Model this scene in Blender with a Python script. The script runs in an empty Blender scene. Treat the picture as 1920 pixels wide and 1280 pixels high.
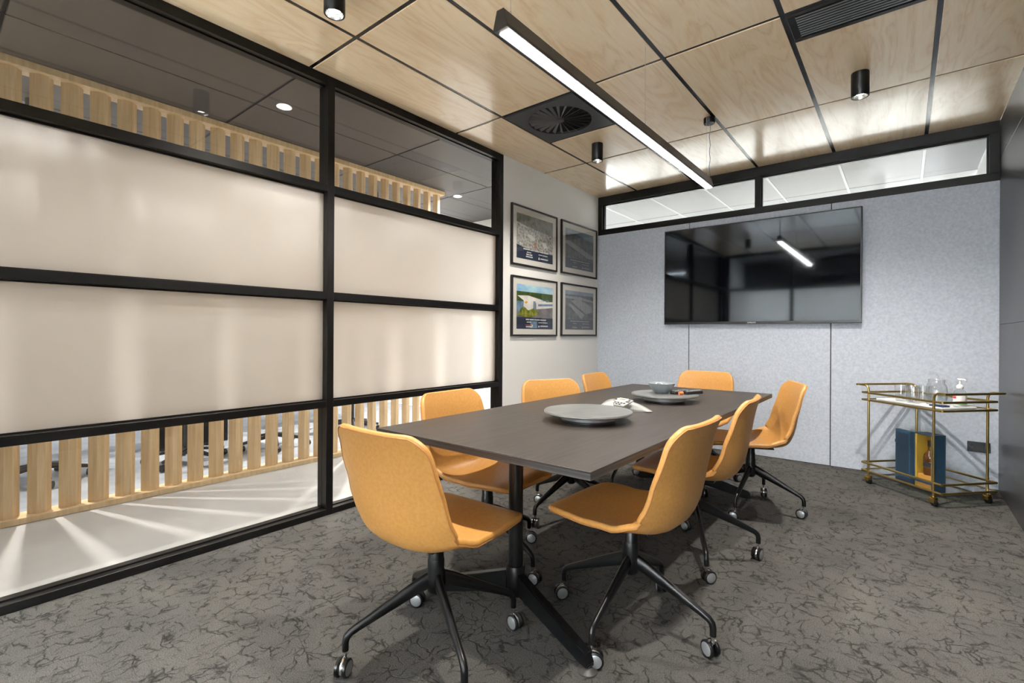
import bpy, bmesh, math, random
from mathutils import Vector, Matrix
random.seed(7)
PI = math.pi
SC = bpy.context.scene
COL = SC.collection

# ------------------------------------------------------------------ camera
YAW, ROLL = math.radians(38.892), math.radians(0.311)
fw = Vector((-math.sin(YAW), math.cos(YAW), 0.0))
rt = Vector((math.cos(YAW), math.sin(YAW), 0.0))
up = Vector((0, 0, 1))
rt2 = rt * math.cos(ROLL) + up * math.sin(ROLL)
up2 = -rt * math.sin(ROLL) + up * math.cos(ROLL)
cam_data = bpy.data.cameras.new('camera')
cam = bpy.data.objects.new('camera', cam_data)
COL.objects.link(cam)
M = Matrix(((rt2.x, up2.x, -fw.x), (rt2.y, up2.y, -fw.y), (rt2.z, up2.z, -fw.z))).to_4x4()
M.translation = Vector((2.7355, -4.9489, 1.1088))
cam.matrix_world = M
cam_data.sensor_width = 36.0
cam_data.lens = 911.886 / 1920 * 36
cam_data.shift_y = (627.11 - 640) / 1920
cam_data.clip_start = 0.02
cam_data.clip_end = 100
SC.camera = cam

# ------------------------------------------------------------------ world, exposure
world = bpy.data.worlds.new('world')
SC.world = world
world.use_nodes = True
world.node_tree.nodes['Background'].inputs[0].default_value = (0.92, 0.965, 1.0, 1)
world.node_tree.nodes['Background'].inputs[1].default_value = 6.5
SC.view_settings.view_transform = 'Standard'
SC.view_settings.look = 'None'
SC.view_settings.gamma = 1.0
SC.view_settings.use_curve_mapping = False
SC.view_settings.exposure = 1.8
SC.cycles.use_denoising = True
SC.cycles.transparent_max_bounces = 32

SPOT_W = 30.0          # downlights
PENDANT_S = 32.0       # linear pendant
PANEL_S = 9.5          # added fill panels of the office and corridor
CORRIDOR_W = 38.0       # recessed corridor downlights
OFFICE_SPOT = 90.0     # downlights beyond the slat screen
BEYOND_S = 16.0         # added fill panels of the room behind the clerestory

# ------------------------------------------------------------------ measures
H = 2.68               # ceiling
W = 3.27               # room width, left wall at x = 0, back wall at y = 0
YR = -5.22             # rear wall
GX, GY = 0.4626, -1.0633   # ceiling grid origin, pitch 0.6 x 1.2

# ------------------------------------------------------------------ materials
MATS = {}
def nodes_of(name):
    m = bpy.data.materials.new(name); m.use_nodes = True
    nt = m.node_tree
    return m, nt, nt.nodes['Principled BSDF']
def setp(b, **k):
    for a, v in k.items():
        key = a.replace('_', ' ')
        for cand in (key, key.title(), key.capitalize()):
            if cand in b.inputs:
                b.inputs[cand].default_value = v; break
        else:
            names = {i.name.lower(): i for i in b.inputs}
            names[key.lower()].default_value = v
def mat(name, col, rough=0.5, metal=0.0, **k):
    if name in MATS: return MATS[name]
    m, nt, b = nodes_of(name)
    b.inputs['Base Color'].default_value = (*col, 1)
    b.inputs['Roughness'].default_value = rough
    b.inputs['Metallic'].default_value = metal
    setp(b, **k)
    MATS[name] = m
    return m
def N(nt, t, **k):
    n = nt.nodes.new(t)
    for a, v in k.items(): setattr(n, a, v)
    return n
def L(nt, a, b): nt.links.new(a, b)
def ramp(nt, pts):
    r = N(nt, 'ShaderNodeValToRGB')
    e = r.color_ramp.elements
    while len(e) < len(pts): e.new(0.5)
    for el, (p, c) in zip(e, pts):
        el.position = p; el.color = (*c, 1) if len(c) == 3 else c
    return r
def coords(nt, scale=(1, 1, 1), rnd=False, rot=(0, 0, 0)):
    tc = N(nt, 'ShaderNodeTexCoord')
    mp = N(nt, 'ShaderNodeMapping')
    mp.inputs['Scale'].default_value = scale
    mp.inputs['Rotation'].default_value = rot
    src = tc.outputs['Object']
    if rnd:
        oi = N(nt, 'ShaderNodeObjectInfo')
        mul = N(nt, 'ShaderNodeMath', operation='MULTIPLY'); mul.inputs[1].default_value = 37.0
        L(nt, oi.outputs['Random'], mul.inputs[0])
        add = N(nt, 'ShaderNodeVectorMath', operation='ADD')
        L(nt, src, add.inputs[0]); L(nt, mul.outputs[0], add.inputs[1])
        src = add.outputs[0]
    L(nt, src, mp.inputs['Vector'])
    return mp.outputs[0]
def noise(nt, vec, scale, detail=4, rough=0.55, dist=0.0):
    n = N(nt, 'ShaderNodeTexNoise')
    n.inputs['Scale'].default_value = scale; n.inputs['Detail'].default_value = detail
    n.inputs['Roughness'].default_value = rough; n.inputs['Distortion'].default_value = dist
    L(nt, vec, n.inputs['Vector'])
    return n
def bump(nt, b, h, strength=0.2, dist=0.01):
    bp = N(nt, 'ShaderNodeBump')
    bp.inputs['Strength'].default_value = strength; bp.inputs['Distance'].default_value = dist
    L(nt, h, bp.inputs['Height']); L(nt, bp.outputs[0], b.inputs['Normal'])
def noisy(name, c1, c2, scale, rough=0.5, metal=0.0, stretch=(1, 1, 1), lo=0.35, hi=0.65, detail=4, dist=0.0, bmp=0.0, rnd=False, bdist=0.004, **k):
    if name in MATS: return MATS[name]
    m, nt, b = nodes_of(name)
    v = coords(nt, stretch, rnd)
    n = noise(nt, v, scale, detail, dist=dist)
    r = ramp(nt, [(lo, c1), (hi, c2)])
    L(nt, n.outputs['Fac'], r.inputs[0]); L(nt, r.outputs[0], b.inputs['Base Color'])
    b.inputs['Roughness'].default_value = rough; b.inputs['Metallic'].default_value = metal
    if bmp: bump(nt, b, n.outputs['Fac'], bmp, bdist)
    setp(b, **k)
    MATS[name] = m
    return m

def make_carpet():
    m, nt, b = nodes_of('carpet')
    v = coords(nt)
    d = noise(nt, v, 7.0, 4)
    sub = N(nt, 'ShaderNodeVectorMath', operation='SUBTRACT'); sub.inputs[1].default_value = (0.5, 0.5, 0.5)
    L(nt, d.outputs['Color'], sub.inputs[0])
    sc = N(nt, 'ShaderNodeVectorMath', operation='SCALE'); sc.inputs['Scale'].default_value = 0.11
    L(nt, sub.outputs[0], sc.inputs[0])
    ad = N(nt, 'ShaderNodeVectorMath', operation='ADD'); L(nt, v, ad.inputs[0]); L(nt, sc.outputs[0], ad.inputs[1])
    masks = []
    for scale, width, seed, stx, rot in ((13.0, 0.075, 0.0, (0.75, 1.5, 1), 0.5), (19.0, 0.085, 3.7, (1.5, 0.75, 1), 0.2)):
        mp = N(nt, 'ShaderNodeMapping'); mp.inputs['Location'].default_value = (seed, seed * 2, 0); mp.inputs['Scale'].default_value = stx; mp.inputs['Rotation'].default_value = (0, 0, rot)
        L(nt, ad.outputs[0], mp.inputs['Vector'])
        vo = N(nt, 'ShaderNodeTexVoronoi', feature='DISTANCE_TO_EDGE'); vo.inputs['Scale'].default_value = scale
        L(nt, mp.outputs[0], vo.inputs['Vector'])
        r = ramp(nt, [(0.0, (1, 1, 1)), (width, (0, 0, 0))]); L(nt, vo.outputs['Distance'], r.inputs[0])
        nm = noise(nt, mp.outputs[0], 11.0 + seed, 3)
        r2 = ramp(nt, [(0.47, (0, 0, 0)), (0.60, (1, 1, 1))]); L(nt, nm.outputs['Fac'], r2.inputs[0])
        mu = N(nt, 'ShaderNodeMath', operation='MULTIPLY'); L(nt, r.outputs[0], mu.inputs[0]); L(nt, r2.outputs[0], mu.inputs[1])
        masks.append(mu)
    mx = N(nt, 'ShaderNodeMath', operation='MAXIMUM'); L(nt, masks[0].outputs[0], mx.inputs[0]); L(nt, masks[1].outputs[0], mx.inputs[1])
    pile = noise(nt, v, 260.0, 2, 0.7)
    big = noise(nt, v, 3.0, 3)
    r3 = ramp(nt, [(0.30, (0.050, 0.049, 0.046)), (0.72, (0.152, 0.148, 0.139))]); L(nt, pile.outputs['Fac'], r3.inputs[0])
    r4 = ramp(nt, [(0.3, (0.80, 0.80, 0.82)), (0.7, (1.08, 1.06, 1.02))]); L(nt, big.outputs['Fac'], r4.inputs[0])
    m1 = N(nt, 'ShaderNodeMix', data_type='RGBA', blend_type='MULTIPLY'); m1.inputs['Factor'].default_value = 1
    L(nt, r3.outputs[0], m1.inputs['A']); L(nt, r4.outputs[0], m1.inputs['B'])
    m2 = N(nt, 'ShaderNodeMix', data_type='RGBA'); m2.inputs['B'].default_value = (0.022, 0.021, 0.019, 1)
    L(nt, mx.outputs[0], m2.inputs['Factor']); L(nt, m1.outputs['Result'], m2.inputs['A'])
    L(nt, m2.outputs['Result'], b.inputs['Base Color'])
    b.inputs['Roughness'].default_value = 0.95; b.inputs['Specular IOR Level'].default_value = 0.15
    hs = N(nt, 'ShaderNodeMath', operation='SUBTRACT'); L(nt, pile.outputs['Fac'], hs.inputs[0]); L(nt, mx.outputs[0], hs.inputs[1])
    bump(nt, b, hs.outputs[0], 0.5, 0.004)
    return m
def make_ply(name='birch_plywood', c=((0.72, 0.51, 0.285), (0.83, 0.635, 0.40), (0.87, 0.71, 0.485)), rough=0.33):
    m, nt, b = nodes_of(name)
    v = coords(nt, (3.2, 0.55, 1), True)
    n = noise(nt, v, 1.6, 4, 0.5, 1.4)
    mul = N(nt, 'ShaderNodeMath', operation='MULTIPLY'); mul.inputs[1].default_value = 11.0
    L(nt, n.outputs['Fac'], mul.inputs[0])
    fr = N(nt, 'ShaderNodeMath', operation='PINGPONG'); fr.inputs[1].default_value = 1.0
    L(nt, mul.outputs[0], fr.inputs[0])
    v2 = coords(nt, (60, 3, 1), True)
    f = noise(nt, v2, 2.0, 3)
    mix = N(nt, 'ShaderNodeMath', operation='MULTIPLY_ADD'); mix.inputs[1].default_value = 0.45; 
    L(nt, fr.outputs[0], mix.inputs[0]); 
    m5 = N(nt, 'ShaderNodeMath', operation='MULTIPLY'); m5.inputs[1].default_value = 0.55; L(nt, f.outputs['Fac'], m5.inputs[0])
    L(nt, m5.outputs[0], mix.inputs[2])
    r = ramp(nt, [(0.15, c[0]), (0.42, c[1]), (0.8, c[2])]); L(nt, mix.outputs[0], r.inputs[0])
    L(nt, r.outputs[0], b.inputs['Base Color'])
    b.inputs['Roughness'].default_value = rough; b.inputs['Specular IOR Level'].default_value = 0.7
    b.inputs['Coat Weight'].default_value = 0.55; b.inputs['Coat IOR'].default_value = 1.6; b.inputs['Coat Roughness'].default_value = 0.14
    wob = noise(nt, coords(nt, (1, 1, 1), True), 5.0, 2)
    bump(nt, b, wob.outputs['Fac'], 0.03, 0.008)
    return m
def make_wood(name, c1, c2, stretch, scale=3.0, rough=0.45, spec=0.5):
    m, nt, b = nodes_of(name)
    v = coords(nt, stretch, True)
    n = noise(nt, v, scale, 6, 0.6, 0.4)
    r = ramp(nt, [(0.32, c1), (0.68, c2)]); L(nt, n.outputs['Fac'], r.inputs[0])
    L(nt, r.outputs[0], b.inputs['Base Color']); b.inputs['Roughness'].default_value = rough
    b.inputs['Specular IOR Level'].default_value = spec
    bump(nt, b, n.outputs['Fac'], 0.08, 0.002)
    return m
def make_glass(name='clear_glass', tint=(0.968, 0.972, 0.970), gain=1.0):
    m = bpy.data.materials.new(name); m.use_nodes = True
    nt = m.node_tree; nt.nodes.clear()
    out = N(nt, 'ShaderNodeOutputMaterial')
    tr = N(nt, 'ShaderNodeBsdfTransparent'); tr.inputs[0].default_value = (*tint, 1)
    gl = N(nt, 'ShaderNodeBsdfGlossy'); gl.inputs['Roughness'].default_value = 0.0
    lw = N(nt, 'ShaderNodeLayerWeight'); lw.inputs[0].default_value = 0.5
    p = N(nt, 'ShaderNodeMath', operation='POWER'); p.inputs[1].default_value = 5.0
    L(nt, lw.outputs['Facing'], p.inputs[0])
    ma = N(nt, 'ShaderNodeMath', operation='MULTIPLY_ADD'); ma.inputs[1].default_value = 0.94 * gain; ma.inputs[2].default_value = 0.045 * gain
    L(nt, p.outputs[0], ma.inputs[0])
    mx = N(nt, 'ShaderNodeMixShader'); L(nt, ma.outputs[0], mx.inputs[0]); L(nt, tr.outputs[0], mx.inputs[1]); L(nt, gl.outputs[0], mx.inputs[2])
    L(nt, mx.outputs[0], out.inputs[0])
    return m
def make_frost():
    m = bpy.data.materials.new('frosted_film_glass'); m.use_nodes = True
    nt = m.node_tree; nt.nodes.clear()
    out = N(nt, 'ShaderNodeOutputMaterial')
    tl = N(nt, 'ShaderNodeBsdfTranslucent'); tl.inputs[0].default_value = (0.93, 0.91, 0.88, 1)
    df = N(nt, 'ShaderNodeBsdfDiffuse'); df.inputs[0].default_value = (0.36, 0.35, 0.335, 1)
    rf = N(nt, 'ShaderNodeBsdfRefraction'); rf.inputs['Roughness'].default_value = 0.5; rf.inputs['IOR'].default_value = 1.15
    rf.inputs[0].default_value = (0.95, 0.94, 0.92, 1)
    gl = N(nt, 'ShaderNodeBsdfGlossy'); gl.inputs['Roughness'].default_value = 0.35
    m1 = N(nt, 'ShaderNodeMixShader'); m1.inputs[0].default_value = 0.30; L(nt, tl.outputs[0], m1.inputs[1]); L(nt, df.outputs[0], m1.inputs[2])
    m2 = N(nt, 'ShaderNodeMixShader'); m2.inputs[0].default_value = 0.35; L(nt, m1.outputs[0], m2.inputs[1]); L(nt, rf.outputs[0], m2.inputs[2])
    m3 = N(nt, 'ShaderNodeMixShader'); m3.inputs[0].default_value = 0.03; L(nt, m2.outputs[0], m3.inputs[1]); L(nt, gl.outputs[0], m3.inputs[2])
    L(nt, m3.outputs[0], out.inputs[0])
    return m
def emit(name, col, s):
    if name in MATS: return MATS[name]
    m = bpy.data.materials.new(name); m.use_nodes = True
    nt = m.node_tree; nt.nodes.clear()
    o = N(nt, 'ShaderNodeOutputMaterial'); e = N(nt, 'ShaderNodeEmission')
    e.inputs[0].default_value = (*col, 1); e.inputs[1].default_value = s
    L(nt, e.outputs[0], o.inputs[0]); MATS[name] = m
    return m

CARPET = make_carpet()
PLY = make_ply()
GLASS = make_glass()
FROST = make_frost()
OAK = make_wood('oak_slat', (0.58, 0.40, 0.205), (0.74, 0.555, 0.33), (14, 14, 0.8), 3.0, 0.4)
TABLETOP = make_wood('dark_oak_laminate', (0.021, 0.017, 0.0145), (0.050, 0.0415, 0.0355), (26, 1.1, 26), 3.0, 0.42, 0.35)
BLACK = mat('black_powder_coat', (0.0045, 0.0047, 0.0055), 0.32, specular_ior_level=0.4)
FRAME = mat('black_aluminium_frame', (0.0045, 0.0042, 0.004), 0.4, specular_ior_level=0.3)
TEE = mat('charcoal_ceiling_rail', (0.014, 0.0125, 0.0125), 0.24)
WHITE = mat('white_wall_paint', (0.72, 0.715, 0.69), 0.6)
FELT = noisy('grey_felt_panel', (0.42, 0.46, 0.53), (0.54, 0.585, 0.66), 55, 0.95, lo=0.3, hi=0.7, detail=5, bmp=0.15, rnd=True)
DARKWALL = noisy('dark_steel_panel', (0.030, 0.030, 0.032), (0.060, 0.060, 0.061), 1.4, 0.33, stretch=(1, 0.7, 0.45), detail=7, dist=0.6, lo=0.3, hi=0.7, rnd=True)
CONC = noisy('polished_concrete', (0.44, 0.44, 0.435), (0.56, 0.56, 0.55), 2.2, 0.28, detail=7, lo=0.3, hi=0.7)
CHARC = noisy('charcoal_ceiling_tile', (0.050, 0.049, 0.054), (0.075, 0.073, 0.076), 220, 0.5, detail=2)
LEATHER = noisy('tan_leather', (0.455, 0.220, 0.054), (0.515, 0.258, 0.070), 90, 0.42, detail=3, bmp=0.12, bdist=0.001)
PIPE = mat('tan_leather_piping', (0.40, 0.17, 0.045), 0.5)
CHROME = mat('satin_chrome', (0.72, 0.72, 0.72), 0.22, 1.0)
CAP = mat('grey_wheel_cap', (0.36, 0.37, 0.38), 0.35, 0.6)
RUBBER = mat('black_wheel', (0.006, 0.006, 0.007), 0.3)
BRASS = mat('brushed_brass', (0.50, 0.365, 0.14), 0.28, 1.0)
GOLD = mat('polished_gold', (0.72, 0.50, 0.14), 0.18, 1.0)
STONE = noisy('grey_marble', (0.10, 0.104, 0.10), (0.165, 0.17, 0.165), 5.0, 0.3, detail=8, dist=1.2, lo=0.3, hi=0.7)
SILVER = mat('grey_anodised', (0.26, 0.265, 0.28), 0.4, 0.2)
SCREEN = mat('tv_screen', (0.002, 0.0025, 0.0035), 0.05, specular_ior_level=0.7, specular_tint=(0.86, 0.93, 1.0, 1.0))
TVBODY = mat('tv_bezel', (0.012, 0.013, 0.015), 0.3)
WHITEF = mat('white_window_frame', (0.75, 0.75, 0.75), 0.4)
def make_added_blind():  # translucent sheet added to spread the window light evenly
    m = bpy.data.materials.new('added_blind_fabric'); m.use_nodes = True
    nt = m.node_tree; nt.nodes.clear(); o = N(nt, 'ShaderNodeOutputMaterial')
    a = N(nt, 'ShaderNodeBsdfTranslucent'); a.inputs[0].default_value = (0.66, 0.65, 0.63, 1)
    b = N(nt, 'ShaderNodeBsdfDiffuse'); b.inputs[0].default_value = (0.6, 0.6, 0.58, 1)
    x = N(nt, 'ShaderNodeMixShader'); x.inputs[0].default_value = 0.15; L(nt, a.outputs[0], x.inputs[1]); L(nt, b.outputs[0], x.inputs[2]); L(nt, x.outputs[0], o.inputs[0])
    return m
ADDED_BLIND = make_added_blind()
WTILE = mat('white_ceiling_tile', (0.60, 0.60, 0.60), 0.8)
WTEE = mat('white_ceiling_rail', (0.85, 0.85, 0.85), 0.5)
LED = emit('fill_panel_light', (1.0, 0.99, 0.98), PANEL_S)
FILL_BEYOND = emit('fill_panel_light_beyond', (1.0, 0.98, 0.95), BEYOND_S)
PEND = emit('pendant_light', (1.0, 0.965, 0.91), PENDANT_S)
LENS = emit('downlight_lens', (1.0, 0.95, 0.86), 12.0)
REFL = mat('downlight_reflector', (0.75, 0.75, 0.73), 0.2, 1.0)
CERAM = mat('grey_ceramic', (0.20, 0.225, 0.25), 0.35)
PHONEM = mat('silver_plastic', (0.23, 0.23, 0.22), 0.38)
WHITEP = mat('white_plastic', (0.82, 0.82, 0.80), 0.35)
LCD = mat('lcd_screen', (0.24, 0.26, 0.20), 0.2)
DARKP = mat('black_plastic', (0.018, 0.018, 0.02), 0.4)
NAVY = noisy('navy_box_card', (0.018, 0.055, 0.105), (0.026, 0.070, 0.125), 60, 0.5)
NAVYD = mat('navy_card_edge', (0.012, 0.035, 0.065), 0.5)
MUSTARD = mat('gold_box_lining', (0.50, 0.32, 0.045), 0.45)
TUMBLER = make_glass('tumbler_glass', (0.985, 0.99, 0.99), 1.5)
SHELFG = make_glass('shelf_glass', (0.95, 0.98, 0.97), 2.0)

# ------------------------------------------------------------------ mesh helpers
class MB:
    def __init__(s): s.v = []; s.f = []; s.m = []; s.mi = 0
    def add(s, vs, fs, tf=None):
        o = len(s.v)
        s.v += [tuple(tf @ Vector(p)) if tf else tuple(p) for p in vs]
        s.f += [tuple(o + i for i in f) for f in fs]; s.m += [s.mi] * len(fs)
        return s
    def box(s, x0, y0, z0, x1, y1, z1, tf=None):
        x0, x1 = sorted((x0, x1)); y0, y1 = sorted((y0, y1)); z0, z1 = sorted((z0, z1))
        v = [(x0, y0, z0), (x1, y0, z0), (x1, y1, z0), (x0, y1, z0), (x0, y0, z1), (x1, y0, z1), (x1, y1, z1), (x0, y1, z1)]
        return s.add(v, [(0, 3, 2, 1), (4, 5, 6, 7), (0, 1, 5, 4), (1, 2, 6, 5), (2, 3, 7, 6), (3, 0, 4, 7)], tf)
    def bev(s, x0, y0, z0, x1, y1, z1, b=0.003, seg=2, tf=None):
        bm = bmesh.new(); bmesh.ops.create_cube(bm, size=1.0)
        for v in bm.verts:
            v.co = Vector(((x0 + x1) / 2 + v.co.x * (x1 - x0), (y0 + y1) / 2 + v.co.y * (y1 - y0), (z0 + z1) / 2 + v.co.z * (z1 - z0)))
        bmesh.ops.bevel(bm, geom=list(bm.edges), offset=b, segments=seg, affect='EDGES', profile=0.5)
        bm.verts.index_update()
        vs = [v.co.copy() for v in bm.verts]; fs = [tuple(v.index for v in f.verts) for f in bm.faces]; bm.free()
        return s.add(vs, fs, tf)
    def lathe(s, prof, n=32, tf=None, cap=True):
        vs, fs = [], []
        for r, z in prof:
            for i in range(n):
                a = 2 * PI * i / n; vs.append((r * math.cos(a), r * math.sin(a), z))
        for j in range(len(prof) - 1):
            for i in range(n):
                k = (i + 1) % n
                fs.append((j * n + i, j * n + k, (j + 1) * n + k, (j + 1) * n + i))
        if cap:
            if prof[0][0] > 1e-6: fs.append(tuple(reversed(range(n))))
            if prof[-1][0] > 1e-6: fs.append(tuple((len(prof) - 1) * n + i for i in range(n)))
        return s.add(vs, fs, tf)
    def tube(s, pts, r, n=8, closed=False, tf=None, rz=None):
        """round tube along pts; r a number or list of (ra, rb) radii per point"""
        P = [Vector(p) for p in pts]; k = len(P); vs, fs = [], []
        up0 = Vector((0, 0, 1)); prev = None
        for i, p in enumerate(P):
            if closed: t = P[(i + 1) % k] - P[i - 1]
            else: t = P[min(i + 1, k - 1)] - P[max(i - 1, 0)]
            t.normalize()
            if prev is None:
                a = up0 if abs(t.z) < 0.9 else Vector((1, 0, 0))
                u = (a - t * a.dot(t)).normalized()
            else:
                u = (prev - t * prev.dot(t)).normalized()
            prev = u; w = t.cross(u)
            rr = r[i] if isinstance(r, (list, tuple)) else (r, r)
            if not isinstance(rr, (list, tuple)): rr = (rr, rr)
            for j in range(n):
                a = 2 * PI * j / n
                vs.append(p + u * math.cos(a) * rr[0] + w * math.sin(a) * rr[1])
        for i in range(k if closed else k - 1):
            for j in range(n):
                j2 = (j + 1) % n; i2 = (i + 1) % k
                fs.append((i * n + j, i * n + j2, i2 * n + j2, i2 * n + j))
        if not closed:
            fs.append(tuple(reversed(range(n)))); fs.append(tuple((k - 1) * n + j for j in range(n)))
        return s.add(vs, fs, tf)
    def cyl(s, a, b, r, n=20, r2=None, tf=None):
        return s.tube([a, b], [(r, r), (r2 if r2 is not None else r,) * 2], n, tf=tf)
    def prism(s, poly, z0, z1, tf=None):
        n = len(poly)
        v = [(x, y, z0) for x, y in poly] + [(x, y, z1) for x, y in poly]
        f = [tuple(reversed(range(n))), tuple(range(n, 2 * n))] + [(i, (i + 1) % n, n + (i + 1) % n, n + i) for i in range(n)]
        return s.add(v, f, tf)
    def mesh(s, name, mats, smooth=None):
        me = bpy.data.meshes.new(name); me.from_pydata(s.v, [], s.f)
        for m in (mats if isinstance(mats, (list, tuple)) else [mats]): me.materials.append(m)
        me.polygons.foreach_set('material_index', s.m)
        bm = bmesh.new(); bm.from_mesh(me); bmesh.ops.recalc_face_normals(bm, faces=bm.faces); bm.to_mesh(me); bm.free()
        if smooth is not None:
            me.polygons.foreach_set('use_smooth', [True] * len(me.polygons))
            me.set_sharp_from_angle(angle=math.radians(smooth))
        me.update()
        return me
    def build(s, name, mats, parent=None, smooth=None, loc=None, rz=0):
        return obj(name, s.mesh(name, mats, smooth), parent, loc, rz)
def obj(name, me, parent=None, loc=None, rz=0):
    o = bpy.data.objects.new(name, me); COL.objects.link(o)
    if parent: o.parent = parent
    if loc: o.location = loc
    if rz: o.rotation_euler = (0, 0, rz)
    return o
def empty(name, loc=(0, 0, 0), rz=0):
    o = bpy.data.objects.new(name, None); COL.objects.link(o)
    o.location = loc; o.rotation_euler = (0, 0, rz); o.empty_display_size = 0.1
    return o
def tag(o, label=None, cat=None, group=None, kind=None):
    if label: o['label'] = label
    if cat: o['category'] = cat
    if group: o['group'] = group
    if kind: o['kind'] = kind
    return o
def struct(o, label=None): return tag(o, label, None, None, 'structure')
def copy_tree(o, parent=None):
    c = o.copy(); COL.objects.link(c); c.parent = parent
    for ch in list(o.children): copy_tree(ch, c)
    return c
def box_obj(name, b, m, parent=None, bevel=0.0):
    mb = MB()
    if bevel: mb.bev(*b, b=bevel)
    else: mb.box(*b)
    return mb.build(name, m, parent)
def rotz(a, loc=(0, 0, 0)): return Matrix.Translation(Vector(loc)) @ Matrix.Rotation(a, 4, 'Z')

# ================================================================== SETTING
struct(box_obj('floor', (0, YR, -0.06, W + 0.012, 0.012, 0.0), CARPET), 'grey carpet with a dark crackle pattern')
struct(box_obj('floor_corridor', (-1.26, -6.75, -0.06, -0.0, 0.012, -0.002), CONC), 'pale polished concrete corridor floor')
struct(box_obj('floor_office', (-7.0, -7.5, -0.06, -1.26, 0.012, -0.003), noisy('office_floor', (0.20, 0.22, 0.25), (0.30, 0.32, 0.35), 5, 0.5)), 'grey office floor beyond the slat screen')
struct(box_obj('floor_beyond', (-2.7, 0.012, -0.06, W + 1.2, 4.5, -0.002), CONC), 'floor of the room behind the back wall')

# ---- white wall on the left, beside the glazing
wl = struct(box_obj('wall_left', (-0.10, -1.687, 0, 0.0, 0.13, H), WHITE), 'white painted wall carrying four framed prints')

# ---- back wall with felt panels
wb = struct(box_obj('wall_back', (0, 0.012, 0, W, 0.13, 2.245), mat('panel_joint_black', (0.01, 0.01, 0.012), 0.6)), 'back wall lined with grey felt panels')
for x0, x1 in ((0.0, 1.0365), (1.0435, 2.2425), (2.2495, W)):
    MB().bev(x0, 0.0, 0.004, x1, 0.0118, 2.2445, b=0.0012, seg=1).build('felt_panel', FELT, wb)
# ---- right wall
wr = struct(box_obj('wall_right', (W + 0.012, YR, 0, W + 0.12, 0.13, H), mat('panel_joint_dark', (0.02, 0.02, 0.02), 0.5)), 'right wall lined with dark grey steel look panels')
yb = [0.0, -1.2, -2.4, -3.6, -4.8, YR]
for a, b_ in zip(yb[:-1], yb[1:]):
    for z0, z1 in ((0.0, 1.2), (1.202, 2.4), (2.402, H)):
        MB().bev(W, b_ + 0.001, z0, W + 0.0118, a - 0.001, z1, b=0.0008, seg=1).build('steel_panel', DARKWALL, wr)

# ---- outer shell of the building seen or lit through the glass
struct(box_obj('wall_office_far', (-7.1, -7.5, 0, -7.0, 0.13, H), noisy('office_wall', (0.55, 0.57, 0.60), (0.62, 0.64, 0.66), 3, 0.7)), 'pale far wall of the office')
struct(box_obj('wall_office_end', (-7.0, 0.012, 0, -0.1, 0.13, H), WHITE), 'pale end wall of the office')
struct(box_obj('wall_beyond_end', (-2.7, 4.5, 0, W + 1.2, 4.6, 0.6), WHITE), 'white wall below the windows of the room beyond the clerestory')
struct(box_obj('wall_beyond_lintel', (-2.7, 4.5, 2.64, W + 1.2, 4.6, H), WHITE), 'white wall above the windows of the room beyond the clerestory')
w5 = struct(empty('window_5'), 'daylit windows of the room beyond the clerestory')
for k in range(6):
    x = -2.2 + k * 1.09
    MB().bev(x - 0.04, 4.5, 0.6, x + 0.04, 4.6, 2.64, b=0.002, seg=1).build('mullion', WHITEF, w5)
    if k < 5:
        MB().box(x + 0.04, 4.547, 0.6, x + 1.05, 4.553, 2.64).build('clear_pane', GLASS, w5)
        MB().box(x + 0.02, 4.488, 0.6, x + 1.07, 4.490, 2.64).build('added_blind', ADDED_BLIND, w5)  # added to even out the daylight mirrored in the ceiling
struct(box_obj('wall_office_near', (-7.0, -7.6, 0, -1.3, -7.5, H), WHITE), 'pale near end wall of the office')
struct(box_obj('wall_beyond_left', (-2.7, 0.13, 0, -2.6, 4.5, H), WHITE), 'white wall of the room beyond the clerestory')
struct(box_obj('wall_beyond_right', (W - 0.005, 0.14, 0, W + 0.10, 4.5, H), WHITE), 'white right wall of the room beyond the clerestory')
struct(box_obj('wall_rear_right', (W + 0.012, -6.7, 0, W + 0.12, YR - 0.1, H), WHITE), 'wall beside the corridor behind the room')
w4 = struct(empty('window_4'), 'daylit window wall of the corridor behind the viewer')
struct(box_obj('wall_light_block_left', (-1.3, -6.75, 0, 0.0, -6.68, H), WHITE), 'unseen wall added to keep lobby daylight out of the corridor')  # added out of view, stops lobby daylight reaching the left panes
struct(box_obj('wall_light_block_corner', (-0.1, -6.68, 0, 0.0, YR - 0.1, H), WHITE), 'unseen wall added to block daylight between the lobby and the corridor')  # unseen light block added beside the lobby windows
for k in range(4):
    x = 0.0 + k * 1.125
    MB().bev(x - 0.025, -6.75, 0, x + 0.025, -6.68, H, b=0.002, seg=1).build('mullion', FRAME, w4)
    if k < 3: MB().box(x + 0.025, -6.718, 0.46, x + 1.10, -6.712, 2.05).build('clear_pane', GLASS, w4)
MB().bev(0.0, -6.75, 0.4, 3.4, -6.64, 0.46, b=0.002, seg=1).build('sill', FRAME, w4)
struct(box_obj('wall_light_block_top', (0.0, -6.75, 2.05, 3.4, -6.655, H), DARKWALL), 'dark wall added above the lobby windows to cut the sky light')  # added to hide the sky from the upper clear panes
struct(box_obj('wall_light_block_low', (0.0, -6.75, 0, 3.4, -6.66, 0.4), DARKWALL), 'dark wall added below the lobby windows to cut the low light')  # added to dim the lower rear panes
struct(box_obj('floor_rear', (-0.0, -6.75, -0.06, W + 0.12, YR, -0.002), CARPET), 'concrete corridor floor behind the room')

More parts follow.
